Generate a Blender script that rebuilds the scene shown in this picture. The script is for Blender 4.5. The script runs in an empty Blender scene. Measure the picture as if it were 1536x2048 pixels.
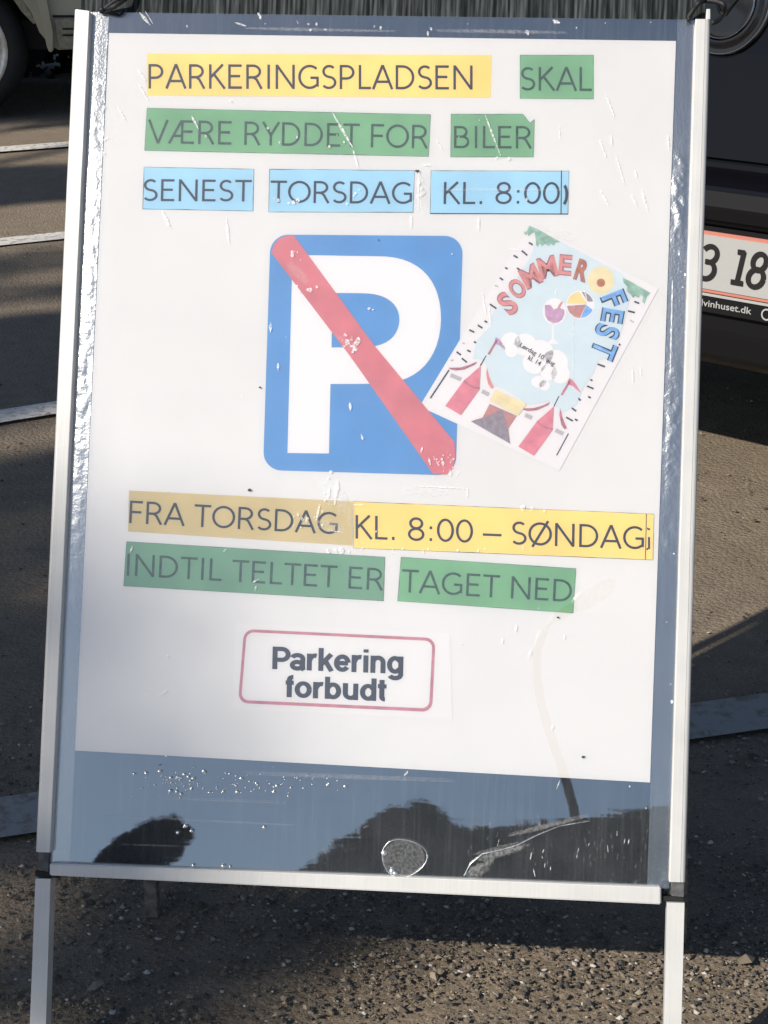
import bpy, bmesh, math, random
from math import radians as rad, sin, cos, pi
from mathutils import Vector, Matrix, noise
random.seed(7)
SC = bpy.context.scene
COL = SC.collection

# ------------------------------------------------------------------ camera, sky, sun, exposure
FPX, CX, CY, HC = 3500.0, 768.0, 1024.0, 1.16          # focal length in photo pixels, principal point, eye height
CR = Matrix(((0.99998795, 0.00490984, 0.0),              # camera axes (right, down, forward) -> world
             (0.00167926, -0.34201602, 0.93969262),
             (0.00461374, -0.93968129, -0.34202014)))
CAM = Vector((0, 0, HC))
cd = bpy.data.cameras.new('camera'); cam = bpy.data.objects.new('camera', cd); COL.objects.link(cam)
cd.sensor_fit = 'VERTICAL'; cd.sensor_height = 24.0; cd.lens = 24.0 * FPX / 2048.0
cd.clip_start = 0.05; cd.clip_end = 500
r_, d_, f_ = CR.col[0], CR.col[1], CR.col[2]
cam.matrix_world = Matrix(((r_[0], -d_[0], -f_[0], 0), (r_[1], -d_[1], -f_[1], 0), (r_[2], -d_[2], -f_[2], HC), (0, 0, 0, 1)))
SC.camera = cam

SUN = Vector((-0.640, -0.540, 0.560)).normalized()       # direction towards the sun
world = bpy.data.worlds.new('World'); SC.world = world; world.use_nodes = True
wn = world.node_tree
sky = wn.nodes.new('ShaderNodeTexSky'); sky.sky_type = 'NISHITA'; sky.sun_disc = False; sky.ozone_density = 3.2; sky.air_density = 1.0; sky.dust_density = 0.6
sky.sun_elevation = math.asin(SUN.z); sky.sun_rotation = math.atan2(SUN.x, SUN.y)
wn.links.new(sky.outputs[0], wn.nodes['Background'].inputs[0]); wn.nodes['Background'].inputs[1].default_value = 0.082
sd = bpy.data.lights.new('sun', 'SUN'); sd.energy = 4.9; sd.angle = rad(0.53); sd.color = (1.0, 0.935, 0.83)
so = bpy.data.objects.new('sun', sd); COL.objects.link(so); so.rotation_euler = SUN.to_track_quat('Z', 'Y').to_euler()
SC.view_settings.view_transform = 'Standard'; SC.view_settings.look = 'None'
SC.view_settings.exposure = 0.0; SC.view_settings.gamma = 1.0
SC.cycles.max_bounces = 10; SC.cycles.transparent_max_bounces = 16

# ------------------------------------------------------------------ geometry of the place
def ray(u, v): return CR @ Vector(((u - CX) / FPX, (v - CY) / FPX, 1.0))
def ground(u, v, z=0.0):
    d = ray(u, v); return CAM + d * ((z - HC) / d.z)
# the sign's front plane (poster surface)
SO = Vector((-0.29368191, 1.91429118, 1.00148748))
SX = Vector((0.994445375, -0.105253963, 0.0)).normalized()
SN = Vector((-0.09742076, -0.92043687, 0.37855668)).normalized()   # towards the camera
SY = SN.cross(SX).normalized()                                       # up the board
SR = Matrix((SX, SY, SN)).transposed()
BASE = Vector((-0.037, 1.475, 0.0))
SIGN_M = Matrix.Translation(BASE) @ SR.to_4x4()
SIGN_I = SIGN_M.inverted()
def L(u, v, z=0.0):
    """a photo pixel -> point on the board plane (offset z in front of the poster), in sign axes"""
    d = ray(u, v); p0 = SO + SN * z
    return SIGN_I @ (CAM + d * ((p0 - CAM).dot(SN) / d.dot(SN)))
ZOFF = (SIGN_I @ SO).z                                               # poster plane in sign axes

# ------------------------------------------------------------------ materials
def new_mat(name):
    m = bpy.data.materials.new(name); m.use_nodes = True
    nt = m.node_tree; return m, nt, nt.nodes['Principled BSDF']
def mat(name, col, rough=0.6, metal=0.0, spec=0.5, var=0.0, scale=40.0, bump=0.0, bscale=200.0, coat=0.0, dist=0.001):
    m, nt, b = new_mat(name)
    b.inputs['Base Color'].default_value = (*col, 1); b.inputs['Roughness'].default_value = rough
    b.inputs['Metallic'].default_value = metal; b.inputs['Specular IOR Level'].default_value = spec
    b.inputs['Coat Weight'].default_value = coat; b.inputs['Coat Roughness'].default_value = 0.05
    tc = nt.nodes.new('ShaderNodeTexCoord')
    if var:
        n = nt.nodes.new('ShaderNodeTexNoise'); n.inputs['Scale'].default_value = scale; n.inputs['Detail'].default_value = 6
        nt.links.new(tc.outputs['Object'], n.inputs['Vector'])
        mx = nt.nodes.new('ShaderNodeMix'); mx.data_type = 'RGBA'
        mr = nt.nodes.new('ShaderNodeMapRange'); mr.inputs[1].default_value = 0.3; mr.inputs[2].default_value = 0.7
        nt.links.new(n.outputs['Fac'], mr.inputs[0]); nt.links.new(mr.outputs[0], mx.inputs[0])
        mx.inputs[6].default_value = (*[c * (1 - var) for c in col], 1)
        mx.inputs[7].default_value = (*[min(1, c * (1 + var)) for c in col], 1)
        nt.links.new(mx.outputs[2], b.inputs['Base Color'])
    if bump:
        n2 = nt.nodes.new('ShaderNodeTexNoise'); n2.inputs['Scale'].default_value = bscale; n2.inputs['Detail'].default_value = 4
        nt.links.new(tc.outputs['Object'], n2.inputs['Vector'])
        bp = nt.nodes.new('ShaderNodeBump'); bp.inputs['Strength'].default_value = bump; bp.inputs['Distance'].default_value = dist
        nt.links.new(n2.outputs['Fac'], bp.inputs['Height']); nt.links.new(bp.outputs[0], b.inputs['Normal'])
    return m
def srgb(r, g, b):
    return tuple(((c / 255) / 12.92 if c / 255 < 0.04045 else ((c / 255 + 0.055) / 1.055) ** 2.4) for c in (r, g, b))

M = {}
def brushed():
    m, nt, b = new_mat('anodised_aluminium')
    b.inputs['Metallic'].default_value = 0.15; b.inputs['Roughness'].default_value = 0.42
    tc = nt.nodes.new('ShaderNodeTexCoord'); mp = nt.nodes.new('ShaderNodeMapping'); mp.inputs['Scale'].default_value = (420, 6, 420)
    n = nt.nodes.new('ShaderNodeTexNoise'); n.inputs['Scale'].default_value = 1; n.inputs['Detail'].default_value = 5
    nt.links.new(tc.outputs['Object'], mp.inputs[0]); nt.links.new(mp.outputs[0], n.inputs['Vector'])
    g = nt.nodes.new('ShaderNodeTexNoise'); g.inputs['Scale'].default_value = 28; g.inputs['Detail'].default_value = 8
    nt.links.new(tc.outputs['Object'], g.inputs['Vector'])
    r = nt.nodes.new('ShaderNodeValToRGB'); r.color_ramp.elements[0].position = 0.25; r.color_ramp.elements[0].color = (0.60, 0.595, 0.585, 1)
    r.color_ramp.elements[1].position = 0.75; r.color_ramp.elements[1].color = (0.74, 0.73, 0.71, 1)
    ad = nt.nodes.new('ShaderNodeMath'); ad.operation = 'MULTIPLY_ADD'; ad.inputs[1].default_value = 0.45
    nt.links.new(n.outputs['Fac'], ad.inputs[0])
    m2 = nt.nodes.new('ShaderNodeMath'); m2.operation = 'MULTIPLY'; m2.inputs[1].default_value = 0.55
    nt.links.new(g.outputs['Fac'], m2.inputs[0]); nt.links.new(m2.outputs[0], ad.inputs[2])
    nt.links.new(ad.outputs[0], r.inputs[0]); nt.links.new(r.outputs[0], b.inputs['Base Color'])
    bp = nt.nodes.new('ShaderNodeBump'); bp.inputs['Strength'].default_value = 0.15; bp.inputs['Distance'].default_value = 0.0005
    nt.links.new(n.outputs['Fac'], bp.inputs['Height']); nt.links.new(bp.outputs[0], b.inputs['Normal'])
    return m
M['alu'] = brushed()
M['joint'] = mat('dull_grey_joint', (0.12, 0.12, 0.125), 0.6, 0.3, var=0.4, scale=120)
M['black_gap'] = mat('black_rubber', (0.008, 0.008, 0.009), 0.7)
M['cord'] = mat('black_cord', (0.01, 0.01, 0.012), 0.55, bump=0.4, bscale=900)
M['paper'] = mat('white_paper', (0.502, 0.481, 0.468), 0.75, var=0.03, scale=6)
M['paper2'] = mat('bright_paper', (0.545, 0.515, 0.51), 0.7)
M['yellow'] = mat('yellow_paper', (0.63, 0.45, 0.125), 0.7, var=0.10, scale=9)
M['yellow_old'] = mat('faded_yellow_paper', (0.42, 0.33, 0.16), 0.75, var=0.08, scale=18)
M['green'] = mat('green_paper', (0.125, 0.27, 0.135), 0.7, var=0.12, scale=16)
M['blue'] = mat('light_blue_paper', (0.25, 0.42, 0.53), 0.7, var=0.08, scale=16)
M['ink'] = mat('black_ink', (0.004, 0.003, 0.003), 0.6, var=0.5, scale=300)
M['ink_green'] = mat('faded_green_ink', (0.018, 0.045, 0.024), 0.6, var=0.55, scale=160)
M['ink_navy'] = mat('navy_ink', (0.004, 0.007, 0.018), 0.6, var=0.5, scale=300)
M['ink_grey'] = mat('grey_ink', (0.012, 0.012, 0.020), 0.6, var=0.5, scale=400)
M['sign_blue'] = mat('sign_blue', (0.055, 0.185, 0.385), 0.6, var=0.06, scale=20)
M['sign_red'] = mat('sign_red', (0.43, 0.115, 0.13), 0.6, var=0.1, scale=35)
M['line_red'] = mat('line_red', (0.34, 0.13, 0.155), 0.6, var=0.2, scale=80)
M['fl_sky'] = mat('flyer_sky', (0.42, 0.465, 0.485), 0.7, var=0.03)
M['fl_red'] = mat('flyer_red', (0.460, 0.149, 0.180), 0.7, var=0.15, scale=90)
M['fl_pink'] = mat('flyer_pink', (0.45, 0.175, 0.155), 0.7, var=0.15, scale=120)
M['fl_dark'] = mat('flyer_maroon', (0.308, 0.110, 0.137), 0.7, var=0.3, scale=200)
M['fl_grey'] = mat('flyer_grey', (0.199, 0.158, 0.178), 0.7, var=0.2, scale=200)
M['fl_brown'] = mat('flyer_brown', (0.329, 0.149, 0.132), 0.7, var=0.2, scale=150)
M['fl_orange'] = mat('flyer_orange', (0.330, 0.112, 0.046), 0.7, var=0.2, scale=150)
M['fl_yellow'] = mat('flyer_yellow', (0.541, 0.422, 0.178), 0.7, var=0.08, scale=60)
M['fl_sun'] = mat('flyer_pale_yellow', (0.528, 0.449, 0.277), 0.7, var=0.08, scale=60)
M['fl_blue'] = mat('flyer_blue', (0.127, 0.260, 0.466), 0.7, var=0.2, scale=150)
M['fl_plum'] = mat('flyer_plum', (0.353, 0.205, 0.297), 0.7, var=0.2, scale=150)
M['fl_leaf'] = mat('flyer_leaf', (0.192, 0.303, 0.235), 0.7, var=0.3, scale=160)
M['fl_outline'] = mat('flyer_outline', (0.245, 0.095, 0.125), 0.7, var=0.2, scale=200)
M['fl_faint'] = mat('flyer_faint', (0.330, 0.290, 0.304), 0.7)
def translucent(name, col, fac):
    m, nt, b = new_mat(name); nt.nodes.remove(b); d = nt.nodes.new('ShaderNodeBsdfDiffuse'); d.inputs[0].default_value = (*col, 1)
    t = nt.nodes.new('ShaderNodeBsdfTransparent'); x = nt.nodes.new('ShaderNodeMixShader'); x.inputs[0].default_value = fac
    tc = nt.nodes.new('ShaderNodeTexCoord'); n = nt.nodes.new('ShaderNodeTexNoise'); n.inputs['Scale'].default_value = 420; n.inputs['Detail'].default_value = 3
    r = nt.nodes.new('ShaderNodeMapRange'); r.inputs[1].default_value = .35; r.inputs[2].default_value = .65; r.inputs[3].default_value = fac * .35; r.inputs[4].default_value = min(1, fac * 1.5)
    nt.links.new(tc.outputs['Object'], n.inputs['Vector']); nt.links.new(n.outputs['Fac'], r.inputs[0]); nt.links.new(r.outputs[0], x.inputs[0])
    nt.links.new(t.outputs[0], x.inputs[1]); nt.links.new(d.outputs[0], x.inputs[2]); nt.links.new(x.outputs[0], nt.nodes['Material Output'].inputs['Surface']); return m
M['scuff'] = translucent('white_scuff', (0.88, 0.88, 0.90), 0.55)
M['haze'] = translucent('dried_smear', (0.80, 0.80, 0.80), 0.08)
M['tape'] = mat('old_tape', (0.80, 0.78, 0.72), 0.3)
M['dirt'] = mat('dirt_speck', (0.05, 0.05, 0.055), 0.8)
M['weathered'] = mat('weathered_metal', (0.16, 0.145, 0.13), 0.75, 0.2, var=0.6, scale=90, bump=0.5, bscale=180)

def corrugated():
    m, nt, b = new_mat('black_corrugated_plastic')
    tc = nt.nodes.new('ShaderNodeTexCoord')
    w = nt.nodes.new('ShaderNodeTexWave'); w.wave_type = 'BANDS'; w.bands_direction = 'X'
    w.inputs['Scale'].default_value = 62; w.inputs['Distortion'].default_value = 0.8; w.inputs['Detail'].default_value = 2; w.inputs['Detail Scale'].default_value = 1.2
    nt.links.new(tc.outputs['Object'], w.inputs['Vector'])
    mp = nt.nodes.new('ShaderNodeMapping'); mp.inputs['Scale'].default_value = (260, 14, 14)
    nt.links.new(tc.outputs['Object'], mp.inputs[0])
    n = nt.nodes.new('ShaderNodeTexNoise'); n.inputs['Scale'].default_value = 1; n.inputs['Detail'].default_value = 8
    nt.links.new(mp.outputs[0], n.inputs['Vector'])
    r = nt.nodes.new('ShaderNodeValToRGB')
    r.color_ramp.elements[0].position = 0.42; r.color_ramp.elements[0].color = (0.014, 0.017, 0.018, 1)
    r.color_ramp.elements[1].position = 0.85; r.color_ramp.elements[1].color = (0.13, 0.145, 0.148, 1)
    nt.links.new(n.outputs['Fac'], r.inputs[0]); nt.links.new(r.outputs[0], b.inputs['Base Color'])
    bp = nt.nodes.new('ShaderNodeBump'); bp.inputs['Strength'].default_value = 0.6; bp.inputs['Distance'].default_value = 0.0012
    nt.links.new(w.outputs['Fac'], bp.inputs['Height']); nt.links.new(bp.outputs[0], b.inputs['Normal'])
    b.inputs['Roughness'].default_value = 0.8; b.inputs['Specular IOR Level'].default_value = 0.08
    return m
M['board'] = corrugated()

def film(name, refl, haze, rough, bump, ripple=True, bscale=30.0, dist=0.002):
    """a thin clear plastic sheet: lets light through, mirrors part of it, and its dust scatters a little"""
    m, nt, b = new_mat(name); nt.nodes.remove(b)
    out = nt.nodes['Material Output']
    tr = nt.nodes.new('ShaderNodeBsdfTransparent'); tr.inputs[0].default_value = (0.97, 0.985, 1.0, 1)
    gl = nt.nodes.new('ShaderNodeBsdfGlossy'); gl.inputs['Roughness'].default_value = rough; gl.inputs[0].default_value = (0.94, 0.97, 1.0, 1)
    df = nt.nodes.new('ShaderNodeBsdfDiffuse'); df.inputs[0].default_value = (0.75, 0.79, 0.84, 1)
    fr = nt.nodes.new('ShaderNodeFresnel'); fr.inputs['IOR'].default_value = 1.5
    mr = nt.nodes.new('ShaderNodeMapRange'); mr.inputs[1].default_value = 0.04; mr.inputs[3].default_value = refl; mr.inputs[4].default_value = 1.0
    nt.links.new(fr.outputs[0], mr.inputs[0])
    vm = nt.nodes.new('ShaderNodeVectorMath'); vm.operation = 'SCALE'; vm.inputs[0].default_value = (0.97, 0.98, 0.98)
    nt.links.new(mr.outputs[0], vm.inputs['Scale']); nt.links.new(vm.outputs[0], gl.inputs[0])
    m1 = nt.nodes.new('ShaderNodeMixShader'); m2 = nt.nodes.new('ShaderNodeAddShader')
    tc = nt.nodes.new('ShaderNodeTexCoord')
    hz = nt.nodes.new('ShaderNodeTexNoise'); hz.inputs['Scale'].default_value = 22; hz.inputs['Detail'].default_value = 10
    nt.links.new(tc.outputs['Object'], hz.inputs['Vector'])
    hm = nt.nodes.new('ShaderNodeMapRange'); hm.inputs[1].default_value = 0.25; hm.inputs[2].default_value = 0.8
    hm.inputs[3].default_value = haze * 0.6; hm.inputs[4].default_value = haze * 1.5
    nt.links.new(hz.outputs['Fac'], hm.inputs[0])
    nt.links.new(hm.outputs[0], m1.inputs[0]); nt.links.new(tr.outputs[0], m1.inputs[1]); nt.links.new(df.outputs[0], m1.inputs[2])
    nt.links.new(m1.outputs[0], m2.inputs[0]); nt.links.new(gl.outputs[0], m2.inputs[1])
    if bump:
        mp = nt.nodes.new('ShaderNodeMapping'); mp.inputs['Scale'].default_value = (0.16, 1, 1) if ripple else (1, 1, 1)
        n = nt.nodes.new('ShaderNodeTexNoise'); n.inputs['Scale'].default_value = bscale; n.inputs['Detail'].default_value = 5
        nt.links.new(tc.outputs['Object'], mp.inputs[0]); nt.links.new(mp.outputs[0], n.inputs['Vector'])
        bp = nt.nodes.new('ShaderNodeBump'); bp.inputs['Strength'].default_value = bump; bp.inputs['Distance'].default_value = dist
        nt.links.new(n.outputs['Fac'], bp.inputs['Height'])
        for s in (gl, df): nt.links.new(bp.outputs[0], s.inputs['Normal'])
    nt.links.new(m2.outputs[0], out.inputs['Surface'])
    return m
M['film'] = film('clear_plastic_film', 0.145, 0.03, 0.008, 0.003)
M['crinkle'] = film('crinkled_plastic_film', 0.24, 0.03, 0.28, 0.5, ripple=False, bscale=420.0, dist=0.0006)
M['drop'] = mat('water_drop', (0.95, 0.96, 0.97), 0.34, 1.0)

# ------------------------------------------------------------------ object helpers
def tag(o, label=None, cat=None, group=None, kind=None):
    if label: o['label'] = label
    if cat: o['category'] = cat
    if group: o['group'] = group
    if kind: o['kind'] = kind
    return o
def empty(name, mw, label, cat, group=None):
    o = bpy.data.objects.new(name, None); COL.objects.link(o); o.matrix_world = mw; o.empty_display_size = 0.1
    return tag(o, label, cat, group)
def mesh(name, verts, faces, m, parent=None, smooth=False, mats=None, midx=None):
    me = bpy.data.meshes.new(name); me.from_pydata([tuple(v) for v in verts], [], faces); me.update()
    for mm in (mats or [m]): me.materials.append(mm)
    if midx: me.polygons.foreach_set('material_index', midx)
    if smooth: me.polygons.foreach_set('use_smooth', [True] * len(me.polygons))
    o = bpy.data.objects.new(name, me); COL.objects.link(o)
    if parent is not None: o.parent = parent
    return o
def from_bm(name, bm, m, parent=None, smooth=False):
    bmesh.ops.recalc_face_normals(bm, faces=bm.faces[:])
    me = bpy.data.meshes.new(name); bm.to_mesh(me); bm.free(); me.materials.append(m)
    if smooth: me.polygons.foreach_set('use_smooth', [True] * len(me.polygons))
    o = bpy.data.objects.new(name, me); COL.objects.link(o)
    if parent is not None: o.parent = parent
    return o
class Acc:
    def __init__(s): s.v = []; s.f = []; s.k = []
    def poly(s, pts, k=0):
        n = len(s.v); s.v += [Vector(p) for p in pts]; s.f.append(tuple(range(n, n + len(pts)))); s.k.append(k)
    def box(s, c, ax, ay, az, k=0):
        n = len(s.v)
        for i in (-1, 1):
            for j in (-1, 1):
                for l in (-1, 1): s.v.append(Vector(c) + ax * i + ay * j + az * l)
        for q in ((0, 1, 3, 2), (4, 6, 7, 5), (0, 4, 5, 1), (2, 3, 7, 6), (0, 2, 6, 4), (1, 5, 7, 3)):
            s.f.append(tuple(n + a for a in q)); s.k.append(k)
    def build(s, name, m, parent=None, smooth=False, mats=None):
        return mesh(name, s.v, s.f, m, parent, smooth, mats, s.k if mats else None)
def tube_pts(a, pts, rad_, seg=8):
    """sweep a round tube along pts into accumulator a (rad_ float or list)"""
    pts = [Vector(p) for p in pts]; n0 = len(a.v)
    for i, p in enumerate(pts):
        t = (pts[min(i + 1, len(pts) - 1)] - pts[max(i - 1, 0)]).normalized()
        up = Vector((0, 0, 1)) if abs(t.z) < 0.9 else Vector((1, 0, 0))
        x = t.cross(up).normalized(); y = x.cross(t)
        r = rad_[i] if isinstance(rad_, (list, tuple)) else rad_
        for s in range(seg):
            a.v.append(p + (x * cos(2 * pi * s / seg) + y * sin(2 * pi * s / seg)) * r)
    for i in range(len(pts) - 1):
        for s in range(seg):
            q = n0 + i * seg
            a.f.append((q + s, q + (s + 1) % seg, q + seg + (s + 1) % seg, q + seg + s)); a.k.append(0)
    a.f.append(tuple(n0 + s for s in range(seg))[::-1]); a.k.append(0)
    a.f.append(tuple(n0 + (len(pts) - 1) * seg + s for s in range(seg))); a.k.append(0)

# ------------------------------------------------------------------ ground
def ground_mat():
    m, nt, b = new_mat('worn_gravelly_asphalt')
    tc = nt.nodes.new('ShaderNodeTexCoord')
    def nz(scale, det, rough=0.55):
        n = nt.nodes.new('ShaderNodeTexNoise'); n.inputs['Scale'].default_value = scale; n.inputs['Detail'].default_value = det
        n.inputs['Roughness'].default_value = rough; nt.links.new(tc.outputs['Object'], n.inputs['Vector']); return n
    big, mid, fine = nz(1.3, 5), nz(16, 8, 0.65), nz(260, 6, 0.7)
    r1 = nt.nodes.new('ShaderNodeValToRGB')
    e = r1.color_ramp.elements
    e[0].position = 0.30; e[0].color = (0.175, 0.140, 0.105, 1); e[1].position = 0.72; e[1].color = (0.49, 0.395, 0.29, 1)
    k = e.new(0.52); k.color = (0.305, 0.243, 0.178, 1)
    ma = nt.nodes.new('ShaderNodeMath'); ma.operation = 'MULTIPLY_ADD'; ma.inputs[1].default_value = 0.62
    mb = nt.nodes.new('ShaderNodeMath'); mb.operation = 'MULTIPLY_ADD'; mb.inputs[1].default_value = 0.30
    mc = nt.nodes.new('ShaderNodeMath'); mc.operation = 'MULTIPLY'; mc.inputs[1].default_value = 0.10
    nt.links.new(big.outputs['Fac'], mc.inputs[0]); nt.links.new(mid.outputs['Fac'], mb.inputs[0]); nt.links.new(mc.outputs[0], mb.inputs[2])
    nt.links.new(fine.outputs['Fac'], ma.inputs[0]); nt.links.new(mb.outputs[0], ma.inputs[2]); nt.links.new(ma.outputs[0], r1.inputs[0])
    nt.links.new(r1.outputs[0], b.inputs['Base Color'])
    b.inputs['Roughness'].default_value = 0.9; b.inputs['Specular IOR Level'].default_value = 0.25
    vo = nt.nodes.new('ShaderNodeTexVoronoi'); vo.inputs['Scale'].default_value = 110; nt.links.new(tc.outputs['Object'], vo.inputs['Vector'])
    ad = nt.nodes.new('ShaderNodeMath'); ad.operation = 'MULTIPLY_ADD'; ad.inputs[1].default_value = -0.7
    nt.links.new(vo.outputs['Distance'], ad.inputs[0]); nt.links.new(fine.outputs['Fac'], ad.inputs[2])
    bp = nt.nodes.new('ShaderNodeBump'); bp.inputs['Strength'].default_value = 0.9; bp.inputs['Distance'].default_value = 0.006
    nt.links.new(ad.outputs[0], bp.inputs['Height']); nt.links.new(bp.outputs[0], b.inputs['Normal'])
    return m
M['ground'] = ground_mat()
def ground_sheet():
    a = Acc()
    # fine patch near the sign with a gently uneven surface, joined to a huge outer sheet
    xs = [-300, -60, -12, -5] + [-2.2 + 0.06 * i for i in range(84)] + [5, 12, 60, 300]
    ys = [-300, -60, -12, -3] + [0.9 + 0.06 * i for i in range(90)] + [8, 12, 25, 60, 300]
    for y in ys:
        for x in xs:
            inside = max(0.0, min(1.0, (x + 2.2) / 0.5, (2.8 - x) / 0.5, (y - 0.9) / 0.5, (6.2 - y) / 0.5))
            a.v.append(Vector((x, y, inside * (0.006 * noise.noise((x * 2.1, y * 2.1, 0)) + 0.003 * noise.noise((x * 9, y * 9, 3))) - 0.004)))
    w = len(xs)
    for j in range(len(ys) - 1):
        for i in range(w - 1):
            a.f.append((j * w + i, j * w + i + 1, (j + 1) * w + i + 1, (j + 1) * w + i))
    o = mesh('ground', a.v, a.f, M['ground'], None, True); tag(o, kind='structure')
ground_sheet()

# worn white bay lines, all running the same way
def line_mat(name, c0, c1):
    m, nt, b = new_mat(name)
    tc = nt.nodes.new('ShaderNodeTexCoord')
    n = nt.nodes.new('ShaderNodeTexNoise'); n.inputs['Scale'].default_value = 45; n.inputs['Detail'].default_value = 9; n.inputs['Roughness'].default_value = 0.7
    nt.links.new(tc.outputs['Object'], n.inputs['Vector'])
    r = nt.nodes.new('ShaderNodeValToRGB'); r.color_ramp.elements[0].position = 0.38; r.color_ramp.elements[0].color = (*c0, 1)
    r.color_ramp.elements[1].position = 0.50; r.color_ramp.elements[1].color = (*c1, 1)
    nt.links.new(n.outputs['Fac'], r.inputs[0]); nt.links.new(r.outputs[0], b.inputs['Base Color']); b.inputs['Roughness'].default_value = 0.8
    return m
M['bay'] = line_mat('worn_white_paint', (0.30, 0.26, 0.21), (0.74, 0.70, 0.64))
M['bay_old'] = line_mat('almost_gone_paint', (0.24, 0.205, 0.165), (0.36, 0.34, 0.31))  # worn paint, darkened as well for the shadow it lies in
def bay_line(p, ang, l0, l1, w, m='bay'):
    d = Vector((cos(ang), sin(ang), 0)); n = Vector((-d.y, d.x, 0)); a = Acc(); N = 60
    for i in range(N + 1):
        c = p + d * (l0 + (l1 - l0) * i / N)
        e = (0.018 if m == 'bay_old' else 0.007) * noise.noise((i * 1.7, w * 50, 0))
        a.v += [Vector((c.x, c.y, 0.005)) + n * (w / 2 + e), Vector((c.x, c.y, 0.005)) - n * (w / 2 - e)]
    for i in range(N): a.f.append((2 * i + 1, 2 * i + 3, 2 * i + 2, 2 * i))
    tag(mesh('painted_line', a.v, a.f, M[m]), kind='structure')
for (u, v, w) in ((60, 296, 0.15), (60, 480, 0.12), (50, 829, 0.095)):
    bay_line(ground(u, v), rad(32), -5, 6, w)
pA, pB = ground(20, 1642), ground(1470, 1436)
bay_line(pA, math.atan2(pB.y - pA.y, pB.x - pA.x), -3, 5, 0.105, 'bay_old')

# loose chips, grit and leaf crumbs (nobody could count them)
def chips():
    ico = [(0, 0, 1), (0.9, 0, 0.2), (0.2, 0.85, 0.1), (-0.8, 0.4, 0.15), (-0.5, -0.75, 0.2), (0.5, -0.8, 0.0), (0, 0, -0.6)]
    fs = [(0, 1, 2), (0, 2, 3), (0, 3, 4), (0, 4, 5), (0, 5, 1), (6, 2, 1), (6, 3, 2), (6, 4, 3), (6, 5, 4), (6, 1, 5)]
    V = []; F = []; K = []
    rnd = random.Random(3)
    def add(x, y, s, flat, k):
        n = len(V); an = rnd.uniform(0, 2 * pi); c, si = cos(an), sin(an); st = rnd.uniform(0.5, 1.0)
        tx, ty = rnd.uniform(-0.5, 0.5), rnd.uniform(-0.5, 0.5)
        for (a, b, d) in ico:
            a = a * s * rnd.uniform(0.7, 1.2); b = b * s * st * rnd.uniform(0.7, 1.2); d = d * s * flat * rnd.uniform(0.7, 1.2)
            V.append((x + a * c - b * si, y + a * si + b * c, 0.35 * s * flat + d + (a * tx + b * ty) * 0.5))
        for f in fs: F.append(tuple(n + i for i in f)); K.append(k)
    for i in range(52000):
        if i < 38000: x, y = rnd.uniform(-0.62, 0.75), rnd.triangular(1.4, 2.6, 1.6)
        elif i < 46000: x, y = rnd.uniform(-1.2, 1.5), rnd.uniform(2.2, 4.2)
        else: x, y = rnd.uniform(-2.4, 2.6), rnd.uniform(1.2, 6.5)
        if noise.noise((x * 5, y * 5, 9)) < rnd.uniform(-0.5, 0.35): continue
        s = rnd.choice((1, 1, 1, 1.4, 1.8, 2.6)) * rnd.uniform(0.0009, 0.0024)
        if rnd.random() < 0.008: s *= 2.4
        k = rnd.choices((0, 1, 2, 3), (47, 33, 15, 5))[0]
        add(x, y, s, rnd.choice((0.25, 0.4, 0.7)), k)
    mats = [mat('chip_brown', (0.19, 0.152, 0.112), 0.9), mat('chip_dark', (0.075, 0.068, 0.06), 0.9),
            mat('chip_tan', (0.30, 0.25, 0.19), 0.85), mat('chip_pale', (0.52, 0.49, 0.44), 0.8)]
    tag(mesh('gravel_chips', V, F, None, None, False, mats, K), kind='stuff')
chips()

# ------------------------------------------------------------------ the sandwich board
sign = empty('sandwich_board', SIGN_M, 'white aluminium sandwich board holding the parking notice behind a clear scratched film', 'sign board')
def prof_rail(name, top, bot, wpx, zf, zb, m, parent, round_side=0):
    """a straight tube whose front face's left/right edges run between photo pixels; rounded on one outer side"""
    (ul, vl), (ur, vr) = top; (bl, wl), (br, wr) = bot
    a = Acc()
    tl, tr = L(ul, vl, zf), L(ur, vr, zf); ql, qr = L(bl, wl, zf), L(br, wr, zf)
    R = 0.0042
    def ring(l, r):
        x = (r - l).normalized(); z = Vector((0, 0, 1)); pts = []
        w = (r - l).length; dz = zf - zb
        rl = R if round_side < 0 else 0.0008; rr = R if round_side > 0 else 0.0008
        for k in range(5):
            t = pi / 2 * k / 4; pts.append(l + x * (rl - rl * cos(t)) + z * (-rl + rl * sin(t)))
        for k in range(5):
            t = pi / 2 * k / 4; pts.append(l + x * (w - rr + rr * sin(t)) + z * (-rr + rr * cos(t)))
        if round_side:
            g = 0.0034 if round_side < 0 else w - 0.0052
            k = 5; pts[k:k] = [l + x * g, l + x * (g + .0001) - z * .0007, l + x * (g + .0006) - z * .0007, l + x * (g + .0007)]
        pts.append(l + x * w - z * dz); pts.append(l - z * dz)
        return pts
    A, B = ring(tl, tr), ring(ql, qr); n = len(A); N = 24
    for i in range(N + 1):
        for k in range(n):
            p = A[k].lerp(B[k], i / N); p.x += 0.00025 * noise.noise((i * 0.9, k * 0.1, ul)); a.v.append(p)
    for i in range(N):
        for k in range(n): a.f.append((i * n + k, i * n + (k + 1) % n, (i + 1) * n + (k + 1) % n, (i + 1) * n + k))
    a.f.append(tuple(range(n))[::-1]); a.f.append(tuple(N * n + k for k in range(n)))
    bm = bmesh.new(); vs = [bm.verts.new(p) for p in a.v]
    for f in a.f: bm.faces.new([vs[i] for i in f])
    return from_bm(name, bm, m, parent)
ZF = 0.010
left_rail = prof_rail('side_rail', ((148, 18), (179, 22)), ((70, 1704), (100, 1705)), 0, ZF, -0.012, M['alu'], sign, -1)
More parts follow.
